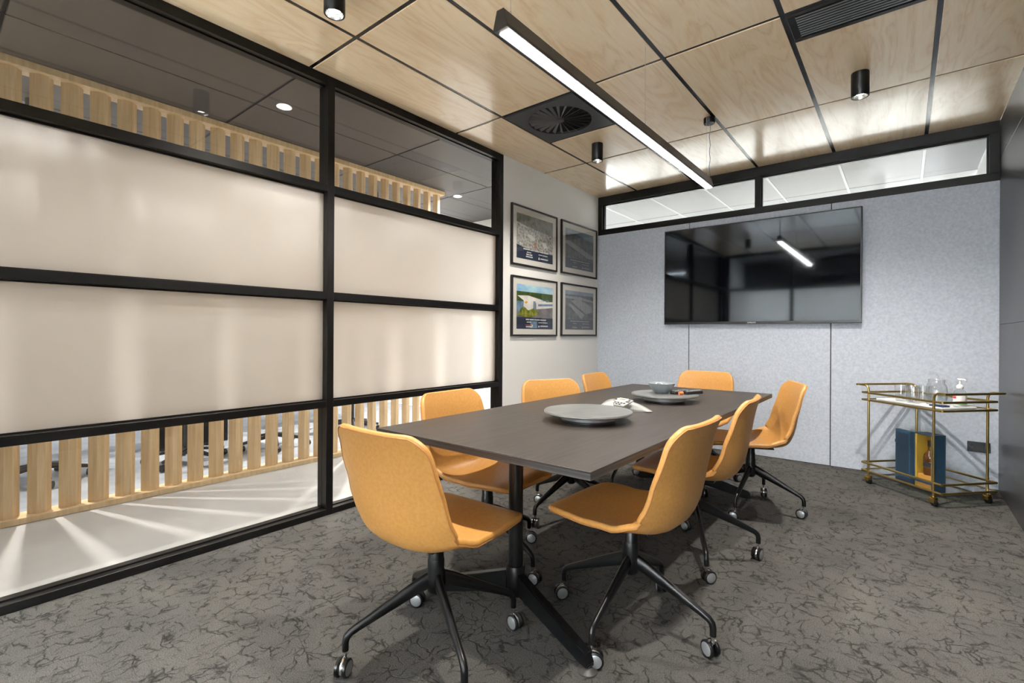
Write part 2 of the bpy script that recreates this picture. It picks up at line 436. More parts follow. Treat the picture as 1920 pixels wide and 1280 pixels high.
# ---- plywood ceiling with dark rails
ce = struct(box_obj('ceiling', (-0.1, YR - 0.1, H + 0.022, W + 0.12, 0.13, H + 0.08), mat('ceiling_void', (0.01, 0.01, 0.01), 0.8)), 'plywood panel ceiling with dark rails')
gap = 0.012
xs = [0.0] + [GX + 0.6 * i for i in range(5)] + [W]
ys = [0.0] + [GY - 1.2 * i for i in range(4)] + [YR]
pan = {}
GRILLE_CELL = (2.2626, -2.2633, 0.545, 0.30)
for i in range(len(xs) - 1):
    for j in range(len(ys) - 1):
        xa, xb, ya, yb_ = xs[i], xs[i + 1], ys[j + 1], ys[j]
        xa += gap if i else 0; xb -= gap if i < len(xs) - 2 else 0
        ya += gap if j < len(ys) - 2 else 0; yb_ -= gap if j else 0
        if i == 1 and j == 1: ya = -1.653 + gap          # the square diffuser fills the near half of this bay
        if i == 4 and j == 1: ya = -1.972                # grille at the near end of this bay
        sx, sy = round(xb - xa, 4), round(yb_ - ya, 4)
        if (sx, sy) not in pan:
            pan[(sx, sy)] = MB().bev(-sx / 2, -sy / 2, 0, sx / 2, sy / 2, 0.018, b=0.0015, seg=1).mesh('plywood_panel', PLY)
        obj('plywood_panel', pan[(sx, sy)], ce, ((xa + xb) / 2, (ya + yb_) / 2, H - 0.001))
for i in range(5):
    x = GX + 0.6 * i
    box_obj('ceiling_rail', (x - gap, YR, H + 0.002, x + gap, 0, H + 0.02), TEE, ce)
for j in range(4):
    y = GY - 1.2 * j
    box_obj('ceiling_rail', (0, y - gap, H + 0.0035, W, y + gap, H + 0.021), TEE, ce)
box_obj('ceiling_rail', (GX + gap, -1.653 - gap, H + 0.0035, GX + 0.6 - gap, -1.653 + gap, H + 0.021), TEE, ce)

# ---- charcoal ceiling over the corridor and office (same grid)
cc = struct(box_obj('ceiling_corridor', (-7.0, -7.5, H + 0.03, -0.1, 0.13, H + 0.08), mat('ceiling_void', (0.01, 0.01, 0.01), 0.8)), 'charcoal tiled ceiling over the corridor')
tile_me = MB().bev(-0.294, -0.594, 0, 0.294, 0.594, 0.015, b=0.002, seg=1).mesh('ceiling_tile', CHARC)
rail_me = None
for i in range(-9, 1):
    for j in range(-4, 5):
        xc = GX - 0.6 + 0.6 * i - 0.3 + 0.0
        yc = GY - 1.2 * j - 0.6
        if xc > -0.35 or yc > 0.1: continue
        obj('ceiling_tile', tile_me, cc, (xc, yc, H + 0.002))
for i in range(-9, 0):
    x = GX - 0.6 + 0.6 * i
    box_obj('ceiling_rail', (x - 0.006, -7.4, H + 0.006, x + 0.006, 0.01, H + 0.02), BLACK, cc)
for j in range(0, 6):
    y = GY - 1.2 * j
    box_obj('ceiling_rail', (-5.6, y - 0.006, H + 0.007, -0.14, y + 0.006, H + 0.021), BLACK, cc)
struct(box_obj('ceiling_rear', (-0.1, -6.75, H, W + 0.12, YR - 0.1, H + 0.05), CHARC), 'ceiling of the corridor behind the room')
# ---- white ceiling beyond the clerestory (same grid)
cb = struct(box_obj('ceiling_beyond', (-2.7, 0.13, H + 0.03, W + 1.2, 4.5, H + 0.08), WTILE), 'white tiled ceiling beyond the clerestory')
wt_me = MB().bev(-0.29, -0.59, 0, 0.29, 0.59, 0.015, b=0.002, seg=1).mesh('white_tile', WTILE)
for i in range(-4, 6):
    for j in range(0, 4):
        xc = GX + 0.6 * i - 0.3
        yc = GY + 1.2 * (j + 1) + 0.6
        if yc > 4.3 or xc > W - 0.2: continue
        if i == 5: continue
        obj('white_tile', wt_me, cb, (xc, yc, H + 0.002))
tl = MB().bev(GX + 2.41, 0.16, H + 0.002, W - 0.01, 1.33, H + 0.017, b=0.002, seg=1).build('bulkhead_tile', mat('grey_bulkhead_tile', (0.30, 0.31, 0.33), 0.6), cb)
for i in range(-5, 5):
    x = GX + 0.6 * i
    box_obj('white_rail', (x - 0.01, 0.14, H - 0.003, x + 0.01, 4.4, H + 0.01), WTEE, cb)
for y in (GY + 2.4, GY + 3.6, GY + 4.8):
    box_obj('white_rail', (-2.6, y - 0.004, H + 0.001, W, y + 0.004, H + 0.012), mat('grey_rail', (0.3, 0.3, 0.32), 0.5), cb)

# ---- glazed partitions
ZA, ZB, ZC, ZD, ZH = (1.974, 2.0185), (1.3174, 1.36), (0.6593, 0.6989), (0.0, 0.0382), (2.628, H)
def glazing(name, label, length, posts, to_world, pane_label, open_bay=None):
    """partition along local +u; inner face at local v = 0, frame runs to v = -0.10; glass at v = -0.05"""
    root = struct(empty(name), label)
    def put(mb, nm, m, smooth=None):
        o = mb.build(nm, m, root, smooth); o.data.transform(to_world); o.data.update(); return o
    for a, b_ in posts:
        put(MB().bev(a, -0.10, 0, b_, 0, H - 0.001, b=0.0015, seg=1), 'frame_post', FRAME)
    bays = [(posts[i][1], posts[i + 1][0]) for i in range(len(posts) - 1)]
    for bi, (a, b_) in enumerate(bays):
        for z0, z1 in ((ZA, ZH) if bi == open_bay else (ZA, ZB, ZC, ZD, ZH)):
            mb = MB().bev(a, -0.10, z0, b_, 0, min(z1, H - 0.001), b=0.0015, seg=1)
            put(mb, 'frame_rail', FRAME)
            g = MB()
            if z1 < H: g.box(a, -0.062, z1, b_, -0.038, z1 + 0.007)
            if z0 > 0: g.box(a, -0.062, z0 - 0.007, b_, -0.038, z0)
            put(g, 'glazing_bead', FRAME)
        for k, (z0, z1) in enumerate(((ZD[1], ZC[0]), (ZC[1], ZB[0]), (ZB[1], ZA[0]), (ZA[1], ZH[0]))):
            fr = k in (1, 2)
            if bi == open_bay and k < 3: continue      # panes left out to let more daylight in from behind
            put(MB().box(a, -0.053, z0, b_, -0.047, z1), 'frosted_pane' if fr else 'clear_pane', FROST if fr else GLASS)
    return root
# left partition: local u = world y, v = world x
TL = Matrix(((0, 1, 0, 0), (1, 0, 0, 0), (0, 0, 1, 0), (0, 0, 0, 1)))
glazing('window_1', 'black framed glass partition with frosted bands along the corridor', 0,
        [(YR - 0.0, YR + 0.05), (-4.97, -4.92), (-3.352, -3.306), (-1.734, -1.687)], TL, 'left')
# rear partition behind the camera: local u = world x, v outward = -y
TR = Matrix(((1, 0, 0, 0), (0, 1, 0, YR), (0, 0, 1, 0), (0, 0, 0, 1)))
glazing('window_2', 'black framed glass partition with frosted bands behind the viewer', 0,
        [(0.0, 0.07), (1.11, 1.16), (2.18, 2.23), (W - 0.05, W)], TR, 'rear', 2)
# clerestory over the back wall
w3 = struct(empty('window_3'), 'black framed clerestory window over the felt wall')
for b in ((0, 0.0, 2.245, W, 0.10, 2.305), (0, 0.0, 2.595, W, 0.10, H - 0.001)):
    MB().bev(*b, b=0.0015, seg=1).build('frame_rail', FRAME, w3)
for x0, x1 in ((0, 0.05), (1.648, 1.690), (W - 0.055, W)):
    MB().bev(x0, 0.0005, 2.305, x1, 0.0995, 2.595, b=0.0015, seg=1).build('frame_post', FRAME, w3)
for x0, x1 in ((0.05, 1.648), (1.69, W - 0.055)):
    MB().box(x0, 0.047, 2.305, x1, 0.053, 2.595).build('clear_pane', GLASS, w3)
    g = MB()
    g.box(x0, 0.036, 2.58, x1, 0.064, 2.5945); g.box(x0, 0.036, 2.3055, x1, 0.064, 2.315)
    g.box(x0, 0.036, 2.315, x0 + 0.012, 0.064, 2.58); g.box(x1 - 0.012, 0.036, 2.315, x1, 0.064, 2.58)
    g.build('glazing_bead', FRAME, w3)

# ================================================================== LAMPS
# ---- linear pendant
def make_pendant():
    t = empty('linear_pendant', (1.633, -2.49, 2.175))
    tag(t, 'long black linear pendant light hanging over the table', 'pendant light')
    ly = 1.165
    poly = [(-0.030, 0.0), (0.030, 0.0), (0.030, 0.012), (0.015, 0.068), (-0.015, 0.068), (-0.030, 0.012)]
    rx = Matrix(((1, 0, 0, 0), (0, 0, 1, 0), (0, 1, 0, 0), (0, 0, 0, 1)))
    MB().prism(poly, -ly, ly, rx).build('housing', mat('pendant_black', (0.02, 0.021, 0.023), 0.35), t)
    for s in (-1, 1):
        MB().prism([(x * 1.02, z * 1.02 - 0.001) for x, z in poly], ly * s, (ly + 0.003) * s, rx).build('end_cap', BLACK, t)
    MB().bev(-0.021, -ly + 0.02, -0.003, 0.021, ly - 0.004, 0.002, b=0.001, seg=1).build('diffuser', PEND, t)
    for y in (-1.11, 0.05, 1.10):
        MB().tube([(0, y, 0.066), (0.001, y, 0.20), (0, y, 0.5035)], 0.0012, 6).build('suspension_wire', CHROME, t)
        MB().cyl((0, y, 0.066), (0, y, 0.09), 0.004, 8).build('wire_gripper', CHROME, t)
    pts = [(0.004 + 0.003 * math.sin(k * 1.7), 1.165 + 0.002 * math.cos(k), 0.066 + k * 0.03) for k in range(14)]
    MB().tube(pts + [(0.0, 1.165, 0.47)], 0.0022, 6).build('power_cable', mat('clear_cable', (0.25, 0.25, 0.25), 0.3), t)
    MB().lathe([(0.0, 0.463), (0.037, 0.463), (0.039, 0.466), (0.039, 0.503)], 28, Matrix.Translation((0, 1.165, 0))).build('ceiling_canopy', BLACK, t, 40)
make_pendant()

# ---- cylinder downlights (spot in each)
def make_downlight():
    t = empty('cylinder_downlight')
    MB().lathe([(0.046, 0.0), (0.046, -0.14), (0.0445, -0.142), (0.040, -0.142), (0.036, -0.118), (0.0, -0.118)], 36).build('body', BLACK, t, 40)
    MB().lathe([(0.0385, -0.1405), (0.032, -0.121), (0.026, -0.1195), (0.026, -0.1215)], 32, cap=False).build('reflector', REFL, t, 40)
    MB().lathe([(0.0, -0.1215), (0.026, -0.1215), (0.026, -0.1195), (0.0, -0.1195)], 24).build('lens', LENS, t, 40)
    return t
dl = make_downlight()
spots = [(0.764, -1.40, 'black cylinder downlight near the white wall, beside the square diffuser'),
         (2.524, -1.393, 'black cylinder downlight above the drinks cart end of the room'),
         (0.742, -3.757, 'black cylinder downlight at the top edge near the glass partition'),
         (2.524, -3.757, 'black cylinder downlight above the near right of the table')]
for i, (x, y, lab) in enumerate(spots):
    o = dl if i == 0 else copy_tree(dl)
    o.location = (x, y, H - 0.0012)
    tag(o, lab, 'downlight', 'cylinder downlights on the plywood ceiling')
    sd = bpy.data.lights.new('downlight_spot', 'SPOT'); sd.energy = SPOT_W; sd.color = (1.0, 0.94, 0.86)
    sd.spot_size = math.radians(128); sd.spot_blend = 0.9; sd.shadow_soft_size = 0.025
    so = bpy.data.objects.new('downlight_spot', sd); COL.objects.link(so); so.parent = o
    so.location = (0, 0, -0.146)
# ---- recessed corridor downlights; the one past the left edge is added fill
for x, y, e, lab in ((-0.62, -3.32, 0.42, 'round recessed downlight glaring in the charcoal corridor ceiling'),
                     (-0.62, -4.95, 0.22, 'unseen round downlight added in the corridor ceiling beyond the left edge'),
                     (-1.234, -1.03, 3.0, 'round recessed downlight in the corridor ceiling past the slat screen')):
    t = empty('recessed_downlight', (x, y, H + 0.001))
    tag(t, lab, 'downlight', 'recessed downlights in the corridor ceiling')
    MB().lathe([(0.036, 0.0), (0.05, -0.004), (0.05, 0.0)], 28, cap=False).build('trim_ring', WHITEP, t, 40)
    MB().lathe([(0.0, -0.002), (0.036, -0.002), (0.036, 0.002), (0, 0.002)], 24).build('lens', emit('corridor_lens', (1, 0.97, 0.93), 30), t)
    sd = bpy.data.lights.new('corridor_spot', 'SPOT'); sd.energy = CORRIDOR_W * e; sd.color = (1.0, 0.95, 0.88) if e < 2 else (0.97, 0.98, 1.0); sd.spot_size = math.radians(150); sd.spot_blend = 1; sd.shadow_soft_size = 0.03
    so = bpy.data.objects.new('corridor_spot', sd); COL.objects.link(so); so.parent = t; so.location = (0, 0, -0.01)

for k, (x, y, lab) in enumerate(((-1.87, -4.42, 'black office downlight behind the near slats'), (-1.87, -1.70, 'black office downlight behind the far slats'))):
    o = copy_tree(dl); o.location = (x, y, H + 0.001); tag(o, lab, 'downlight'); o['group'] = 'downlights beyond the slat screen'
    for ch_ in o.children:
        if ch_.type == 'LIGHT':
            ch_.data = ch_.data.copy(); ch_.data.energy = OFFICE_SPOT * (1.0, 2.2)[k]; ch_.data.shadow_soft_size = 0.02
# ---- fill light panels added to brighten the office, corridor and room beyond
def fill_panel(x, y, sx, sy, label, m, z=H - 0.012):
    t = empty('fill_light_panel', (x, y, z))
    tag(t, label, 'ceiling light')
    fr = MB()
    fr.box(-sx / 2 - 0.015, -sy / 2 - 0.015, 0, sx / 2 + 0.015, -sy / 2, 0.012); fr.box(-sx / 2 - 0.015, sy / 2, 0, sx / 2 + 0.015, sy / 2 + 0.015, 0.012)
    fr.box(-sx / 2 - 0.015, -sy / 2, 0, -sx / 2, sy / 2, 0.012); fr.box(sx / 2, -sy / 2, 0, sx / 2 + 0.015, sy / 2, 0.012)
    fr.build('frame', WTEE, t)
    MB().box(-sx / 2, -sy / 2, 0.003, sx / 2, sy / 2, 0.011).build('diffuser', m, t)
for k, (x, y) in enumerate(((-2.6, -4.6), (-2.6, -2.2), (-4.6, -4.6), (-4.6, -2.8), (-4.6, -1.0))):
    fill_panel(x, y, 0.3, 1.15, 'slim fill light panel added in the office ceiling, ' + ('over the near desk', 'over the far desk', 'by the far wall at the near end', 'by the far wall at mid length', 'by the far wall at the far end')[k], LED)
fill_panel(-0.60, -0.36, 0.66, 0.4, 'hidden fill light panel added at the far end of the corridor ceiling', LED)  # added behind the white wall to brighten the corridor end
fill_panel(-2.9, -0.36, 1.1, 0.3, 'hidden fill light panel added near the far end wall of the office', LED)
fill_panel(1.3, 2.6, 1.15, 0.28, 'fill light panel added in the white ceiling beyond the clerestory', FILL_BEYOND)  # added to brighten the room beyond
fill_panel(2.6, 3.4, 1.0, 0.28, 'far fill light panel added in the white ceiling beyond the clerestory', FILL_BEYOND)

# ---- swirl diffuser
def make_diffuser():
    cx, cy = GX + 0.3, -1.958
    t = empty('swirl_air_diffuser', (cx, cy, H - 0.004))
    tag(t, 'square black ceiling air diffuser with radial swirl blades', 'air vent')
    m = mat('diffuser_grey', (0.040, 0.041, 0.043), 0.4)
    n = 48; R = 0.232; S = 0.288
    vs, fs = [], []
    for i in range(n):
        a = 2 * PI * i / n; c, s = math.cos(a), math.sin(a); k = S / max(abs(c), abs(s))
        vs += [(R * c, R * s, 0), (k * c, k * s, 0), (R * c, R * s, 0.02), (k * c, k * s, 0.02)]
    for i in range(n):
        j = (i + 1) % n
        a = [4 * i + q for q in range(4)]; b = [4 * j + q for q in range(4)]
        fs += [(a[0], a[1], b[1], b[0]), (a[2], b[2], b[3], a[3]), (a[0], b[0], b[2], a[2]), (a[1], a[3], b[3], b[1])]
    MB().add(vs, fs).build('face_plate', m, t)
    MB().lathe([(0.0, 0.0195), (R, 0.0195), (R, 0.0215), (0.0, 0.0215)], 40).build('dark_plenum', mat('vent_dark', (0.004, 0.004, 0.004), 0.9), t)
    MB().lathe([(0.0, -0.002), (0.030, -0.002), (0.034, 0.002), (0.034, 0.010), (0, 0.010)], 24).build('hub', m, t, 40)
    bl = MB()
    bl.add([(0.033, -0.004, 0.002), (R - 0.002, -0.013, 0.002), (R - 0.002, 0.010, 0.016), (0.033, 0.003, 0.010),
            (0.033, -0.004, 0.0035), (R - 0.002, -0.013, 0.0035), (R - 0.002, 0.010, 0.0175), (0.033, 0.003, 0.0115)],
           [(0, 3, 2, 1), (4, 5, 6, 7), (0, 1, 5, 4), (1, 2, 6, 5), (2, 3, 7, 6), (3, 0, 4, 7)])
    me = bl.mesh('blade', mat('blade_grey', (0.075, 0.075, 0.078), 0.35))
    for k in range(24): obj('blade', me, t, (0, 0, 0), 2 * PI * k / 24)
make_diffuser()
# ---- linear grille
def make_grille():
    x0, y0 = GX + 1.8 + gap, GY - 1.2 + gap
    t = empty('linear_air_grille', (x0, y0, H - 0.003))
    tag(t, 'black linear slatted air grille at the upper right of the plywood ceiling', 'air vent')
    lx, ly = 0.576, 0.278
    for b in ((0, 0, 0, lx, 0.03, 0.015), (0, ly - 0.03, 0, lx, ly, 0.015), (0, 0.03, 0, 0.035, ly - 0.03, 0.015), (lx - 0.035, 0.03, 0, lx, ly - 0.03, 0.015)):
        MB().bev(*b, b=0.002, seg=1).build('grille_frame', TEE, t)
    me = MB().box(0.035, -0.002, 0.0, lx - 0.035, 0.0055, 0.0035).mesh('grille_slat', mat('slat_grey', (0.16, 0.165, 0.17), 0.3))
    for k in range(9): obj('grille_slat', me, t, (0, 0.048 + k * 0.0225, 0))
    MB().box(0.03, 0.03, 0.0135, lx - 0.03, ly - 0.03, 0.016).build('dark_duct', mat('vent_dark', (0.004, 0.004, 0.004), 0.9), t)
make_grille()

# ================================================================== TABLE
TZ = 0.72; TX0, TX1, TY0, TY1 = 1.04, 2.045, -3.735, -1.30
def make_table():
    t = empty('conference_table', ((TX0 + TX1) / 2, (TY0 + TY1) / 2, 0))
    tag(t, 'long dark wood topped conference table on black T-shaped legs', 'table')
    hx, hy = (TX1 - TX0) / 2, (TY1 - TY0) / 2
    m, nt, b = nodes_of('laminate_edge')
    v = coords(nt, (0.3, 0.3, 90)); n = noise(nt, v, 4.0, 3)
    r = ramp(nt, [(0.40, (0.018, 0.017, 0.017)), (0.60, (0.070, 0.066, 0.064))]); L(nt, n.outputs['Fac'], r.inputs[0]); L(nt, r.outputs[0], b.inputs['Base Color'])
    b.inputs['Roughness'].default_value = 0.45
    MB().bev(-hx, -hy, TZ - 0.003, hx, hy, TZ, b=0.0012, seg=1).build('tabletop', TABLETOP, t)
    MB().bev(-hx, -hy, TZ - 0.026, hx, hy, TZ - 0.0031, b=0.0012, seg=1).build('edge_band', m, t)
    for yc, sw in ((-3.44 - t.location.y, -1), (-1.50 - t.location.y, 1)):
        MB().cyl((0, yc, 0.13), (0, yc, TZ - 0.03), 0.0285, 32).build('column', BLACK, t, 40)
        MB().lathe([(0.0, 0.088), (0.036, 0.088), (0.038, 0.091), (0.038, 0.200), (0.036, 0.203), (0.0285, 0.203)], 36, Matrix.Translation((0, yc, 0))).build('hub', BLACK, t, 40)
        MB().bev(-0.30, yc - 0.035, TZ - 0.040, 0.30, yc + 0.035, TZ - 0.0262, b=0.002).build('top_bracket', BLACK, t)
        for s in (-1, 1):
            prof = [(0.026, 0.096), (0.375, 0.017), (0.408, 0.017), (0.414, 0.030), (0.398, 0.066), (0.026, 0.180)]
            rs = Matrix.Translation((0, yc, 0)) @ Matrix.Rotation(sw * s * math.radians(14.5), 4, 'Z')      # feet sweep towards the table end
            rx = rs @ Matrix(((s, 0, 0, 0), (0, 0, 1, 0), (0, 1, 0, 0), (0, 0, 0, 1)))
            w = 0.017
            mb = MB().prism(prof, -w, w, rx)
            o = mb.build('foot', BLACK, t)
            bm = bmesh.new(); bm.from_mesh(o.data); bmesh.ops.bevel(bm, geom=list(bm.edges), offset=0.004, segments=2, affect='EDGES'); bm.to_mesh(o.data); bm.free()
            MB().lathe([(0.0, 0.0), (0.034, 0.0), (0.034, 0.004), (0.020, 0.012), (0.010, 0.019), (0.0, 0.019)], 28, rs @ Matrix.Translation((0.395 * s, 0, 0))).build('glide', mat('glide_plastic', (0.05, 0.048, 0.045), 0.45), t, 40)
    for x in (-0.22, 0.22):
        MB().bev(x - 0.02, -0.96, TZ - 0.060, x + 0.02, 0.96, TZ - 0.0402, b=0.002).build('under_rail', BLACK, t)
make_table()

# ================================================================== CHAIRS
def catmull(P, n):
    out = []; k = len(P)
    for i in range(k - 1):
        p0 = P[max(i - 1, 0)]; p1 = P[i]; p2 = P[i + 1]; p3 = P[min(i + 2, k - 1)]
        for j in range(n):
            t = j / n
            out.append(tuple(0.5 * ((2 * b) + (-a + c) * t + (2 * a - 5 * b + 4 * c - d) * t * t + (-a + 3 * b - 3 * c + d) * t ** 3) for a, b, c, d in zip(p0, p1, p2, p3)))
    out.append(tuple(P[-1])); return out
def interp(tab, s):
    for (a, va), (b, vb) in zip(tab[:-1], tab[1:]):
        if s <= b:
            t = (s - a) / (b - a); t = t * t * (3 - 2 * t); return va + (vb - va) * t
    return tab[-1][1]
def make_shell():
    prof = catmull([(0.272, 0.440), (0.225, 0.453), (0.15, 0.449), (0.05, 0.438), (-0.05, 0.429), (-0.125, 0.430), (-0.178, 0.450),
                    (-0.206, 0.500), (-0.220, 0.56), (-0.232, 0.63), (-0.243, 0.70), (-0.256, 0.76), (-0.272, 0.812)], 12)
    P = [Vector((p[0], 0, p[1])) for p in prof]
    acc = [0.0]
    for a, b in zip(P[:-1], P[1:]): acc.append(acc[-1] + (b - a).length)
    Lg = acc[-1]
    def at(d):
        for i in range(len(P) - 1):
            if d <= acc[i + 1] + 1e-9:
                t = (d - acc[i]) / max(acc[i + 1] - acc[i], 1e-9); return P[i].lerp(P[i + 1], t)
        return P[-1]
    ds = [0, 0.004, 0.010, 0.018, 0.028, 0.040, 0.055, 0.072]
    d = 0.095
    while d < Lg - 0.075: ds.append(d); d += 0.022
    ds += [Lg - x for x in (0.072, 0.055, 0.040, 0.028, 0.018, 0.010, 0.004, 0.0)]
    wt = [(0, 0.205), (0.18, 0.218), (0.42, 0.228), (0.6, 0.228), (0.8, 0.220), (1, 0.205)]
    ct = [(0, 0.0), (0.20, 0.008), (0.36, 0.026), (0.48, 0.055), (0.58, 0.066), (0.72, 0.052), (0.88, 0.034), (1, 0.025)]
    T = [i / 11.0 for i in range(-11, 12)]
    rc = 0.068; th = 0.021
    grid = []
    for dd in ds:
        c = at(dd); tg = (at(min(dd + 0.004, Lg)) - at(max(dd - 0.004, 0))).normalized()
        nrm = Vector((tg.z, 0, -tg.x))
        if nrm.z < 0 and abs(tg.x) > abs(tg.z): nrm = -nrm
        if nrm.x < 0 and abs(tg.z) >= abs(tg.x): nrm = -nrm
        s = dd / Lg; w = interp(wt, s); cu = interp(ct, s)
        e = min(dd, Lg - dd)
        we = w - rc + math.sqrt(max(rc * rc - max(rc - e, 0) ** 2, 0)) if e < rc else w
        row = []
        for t in T:
            y = we * math.sin(t * PI / 2 * 0.92) / math.sin(PI / 2 * 0.92)
            a = abs(y) / w
            row.append(c + Vector((0, y, 0)) + nrm * cu * a ** 2.6)
        grid.append(row)
    R, Cn = len(grid), len(T)
    nor = [[None] * Cn for _ in range(R)]
    for i in range(R):
        for j in range(Cn):
            du = grid[min(i + 1, R - 1)][j] - grid[max(i - 1, 0)][j]
            dv = grid[i][min(j + 1, Cn - 1)] - grid[i][max(j - 1, 0)]
            n = du.cross(dv); n.normalize()
            ref = Vector((0, 0, 1)) if ds[i] < 0.5 * Lg else Vector((1, 0, 0))
            if n.dot(ref + Vector((0.3, 0, 0.3))) < 0: n = -n
            nor[i][j] = n
    V, F = [], []
    for i in range(R):
        for j in range(Cn): V.append(grid[i][j])
    off = R * Cn
    for i in range(R):
        for j in range(Cn): V.append(grid[i][j] - nor[i][j] * th)
    for i in range(R - 1):
        for j in range(Cn - 1):
            a = i * Cn + j
            F.append((a, a + 1, a + Cn + 1, a + Cn)); F.append((off + a, off + a + Cn, off + a + Cn + 1, off + a + 1))
    loop = [(0, j) for j in range(Cn)] + [(i, Cn - 1) for i in range(1, R)] + [(R - 1, j) for j in range(Cn - 2, -1, -1)] + [(i, 0) for i in range(R - 2, 0, -1)]
    k = len(loop); rings = []
    for (fr, ext) in ((0.22, 0.0035), (0.5, 0.005), (0.78, 0.0035)):
        ring = []
        for q, (i, j) in enumerate(loop):
            ii = min(max(i, 1), R - 2); jj = min(max(j, 1), Cn - 2)
            outw = grid[i][j] - grid[ii][jj]
            pa, pb = loop[q - 1], loop[(q + 1) % k]
            tg = (grid[pb[0]][pb[1]] - grid[pa[0]][pa[1]]).normalized()
            outw = outw - tg * outw.dot(tg) - nor[i][j] * outw.dot(nor[i][j])
            outw = outw.normalized() if outw.length > 1e-7 else Vector((0, 0, 0))
            ring.append(len(V)); V.append(grid[i][j] - nor[i][j] * th * fr + outw * ext)
        rings.append(ring)
    seq = [[i * Cn + j for i, j in loop]] + rings + [[off + i * Cn + j for i, j in loop]]
    for A, B in zip(seq[:-1], seq[1:]):
        for q in range(k):
            q2 = (q + 1) % k; F.append((A[q], A[q2], B[q2], B[q]))
    mb = MB(); mb.add(V, F)
    me = mb.mesh('shell', LEATHER, 75)
    pipe = MB().tube([grid[i][j] - nor[i][j] * (th + 0.0002) for i, j in loop], 0.0021, 6, closed=True).mesh('piping', PIPE, 60)
    return me, pipe
def make_chair():
    t = empty('swivel_chair')
    sm, pm = make_shell()
    sh = obj('shell', sm, t); obj('piping', pm, sh)
    MB().bev(-0.115, -0.10, 0.398, 0.115, 0.10, 0.407, b=0.003).build('seat_plate', BLACK, t)
    MB().lathe([(0.0, 0.285), (0.027, 0.285), (0.027, 0.352), (0.0245, 0.356), (0.0245, 0.399), (0, 0.399)], 28).build('gas_column', BLACK, t, 40)
    MB().lathe([(0.0, 0.20), (0.020, 0.20), (0.030, 0.212), (0.035, 0.235), (0.033, 0.262), (0.0295, 0.285), (0.0295, 0.318), (0.028, 0.322), (0.0, 0.322)], 28).build('hub', BLACK, t, 40)
    path = [(0.012, 0, 0.252), (0.06, 0, 0.236), (0.14, 0, 0.200), (0.21, 0, 0.168), (0.265, 0, 0.143), (0.288, 0, 0.131), (0.299, 0, 0.119), (0.303, 0, 0.104), (0.303, 0, 0.077)]
    rad = [(0.030, 0.015), (0.026, 0.0145), (0.021, 0.013), (0.0165, 0.012), (0.0135, 0.0115), (0.0125, 0.0115), (0.0120, 0.0115), (0.0115, 0.0115), (0.0112, 0.0112)]
    leg = MB().tube(path, rad, 14).mesh('leg', BLACK, 60)
    fk = MB().cyl((0, 0, 0.052), (0, 0, 0.0775), 0.0062, 12)
    fk.tube([(0.0, 0, 0.055), (0.012, 0, 0.0535), (0.026, 0, 0.045), (0.033, 0, 0.028), (0.031, 0, 0.018)], [(0.006, 0.006), (0.0055, 0.0065), (0.004, 0.0065), (0.003, 0.0065), (0.003, 0.0065)], 8)
    fk.bev(0.0, -0.005, 0.022, 0.024, 0.005, 0.050, b=0.003)
    fork = fk.mesh('caster_fork', CHROME, 50)
    ry = Matrix.Rotation(PI / 2, 4, 'X')
    wh = MB(); wh.lathe([(0.008, 0.0), (0.0265, 0.0), (0.029, 0.002), (0.029, 0.010), (0.026, 0.0125), (0.0225, 0.0125)], 28, cap=False)
    wh.mi = 1; wh.lathe([(0.0225, 0.0122), (0.020, 0.0138), (0.0, 0.0142)], 28, cap=False)
    wmesh = wh.mesh('caster_wheel', [RUBBER, CAP], 40)
    for k in range(4):
        lg = obj('leg', leg, t, (0, 0, 0), k * PI / 2)
        c = obj('caster_fork', fork, lg, (0.303, 0, 0))
        for s in (-1, 1):
            w = obj('caster_wheel', wmesh, lg, (0.303, 0, 0)); w['side'] = s
    return t
chair = make_chair()
def pose_casters(c, angs):
    for lg, a in zip([o for o in c.children if o.name.startswith('leg')], angs):
        for p in lg.children:
            if p.name.startswith('caster_fork'): p.rotation_euler = (0, 0, a); p.location = (0.303, 0, 0)
            else:
                s = p['side']
                off = Matrix.Rotation(a, 4, 'Z') @ Vector((0.012, 0.0075 * s, 0.029))
                p.location = Vector((0.303, 0, 0)) + off
                p.rotation_euler = (-PI / 2 * s, 0, a)
CH = [  # x, y, seat facing, base angle (world), label
    (1.454, -3.780, 92, 64, 'tan leather swivel chair nearest the viewer at the near end of the table'),
    (1.148, -3.167, 2, -6, 'tan leather swivel chair on the glass side, nearest the frosted partition post'),
    (1.148, -2.395, -24, -11, 'tan leather swivel chair turned to the room in front of the white wall'),
    (1.130, -1.610, 4, 8, 'tan leather swivel chair on the far left corner beside the felt wall edge'),
    (1.450, -1.055, 268, 12, 'tan leather swivel chair alone at the far end below the television'),
    (1.963, -1.520, 204, -3, 'tan leather swivel chair at the far right, swung half away from the table'),
    (1.906, -2.431, 184, 28, 'tan leather swivel chair in the middle of the right hand row'),
    (1.925, -3.210, 178, 0, 'tan leather swivel chair nearest the viewer in the right hand row')]
for i, (x, y, f, b, lab) in enumerate(CH):
    c = chair if i == 0 else copy_tree(chair)
    c.location = (x, y, 0); c.rotation_euler = (0, 0, math.radians(f))
    tag(c, lab, 'chair', 'tan leather swivel chairs around the table')
    legs = [o for o in c.children if o.name.startswith('leg')]
    for k, lg in enumerate(legs): lg.rotation_euler = (0, 0, math.radians(b - f) + k * PI / 2)
    ang = [random.uniform(-PI, PI) for _ in range(4)]
    if i == 0: ang[0] = -1.3
    if i == 7: ang[3] = 2.1; ang[0] = 2.6
    pose_casters(c, ang)

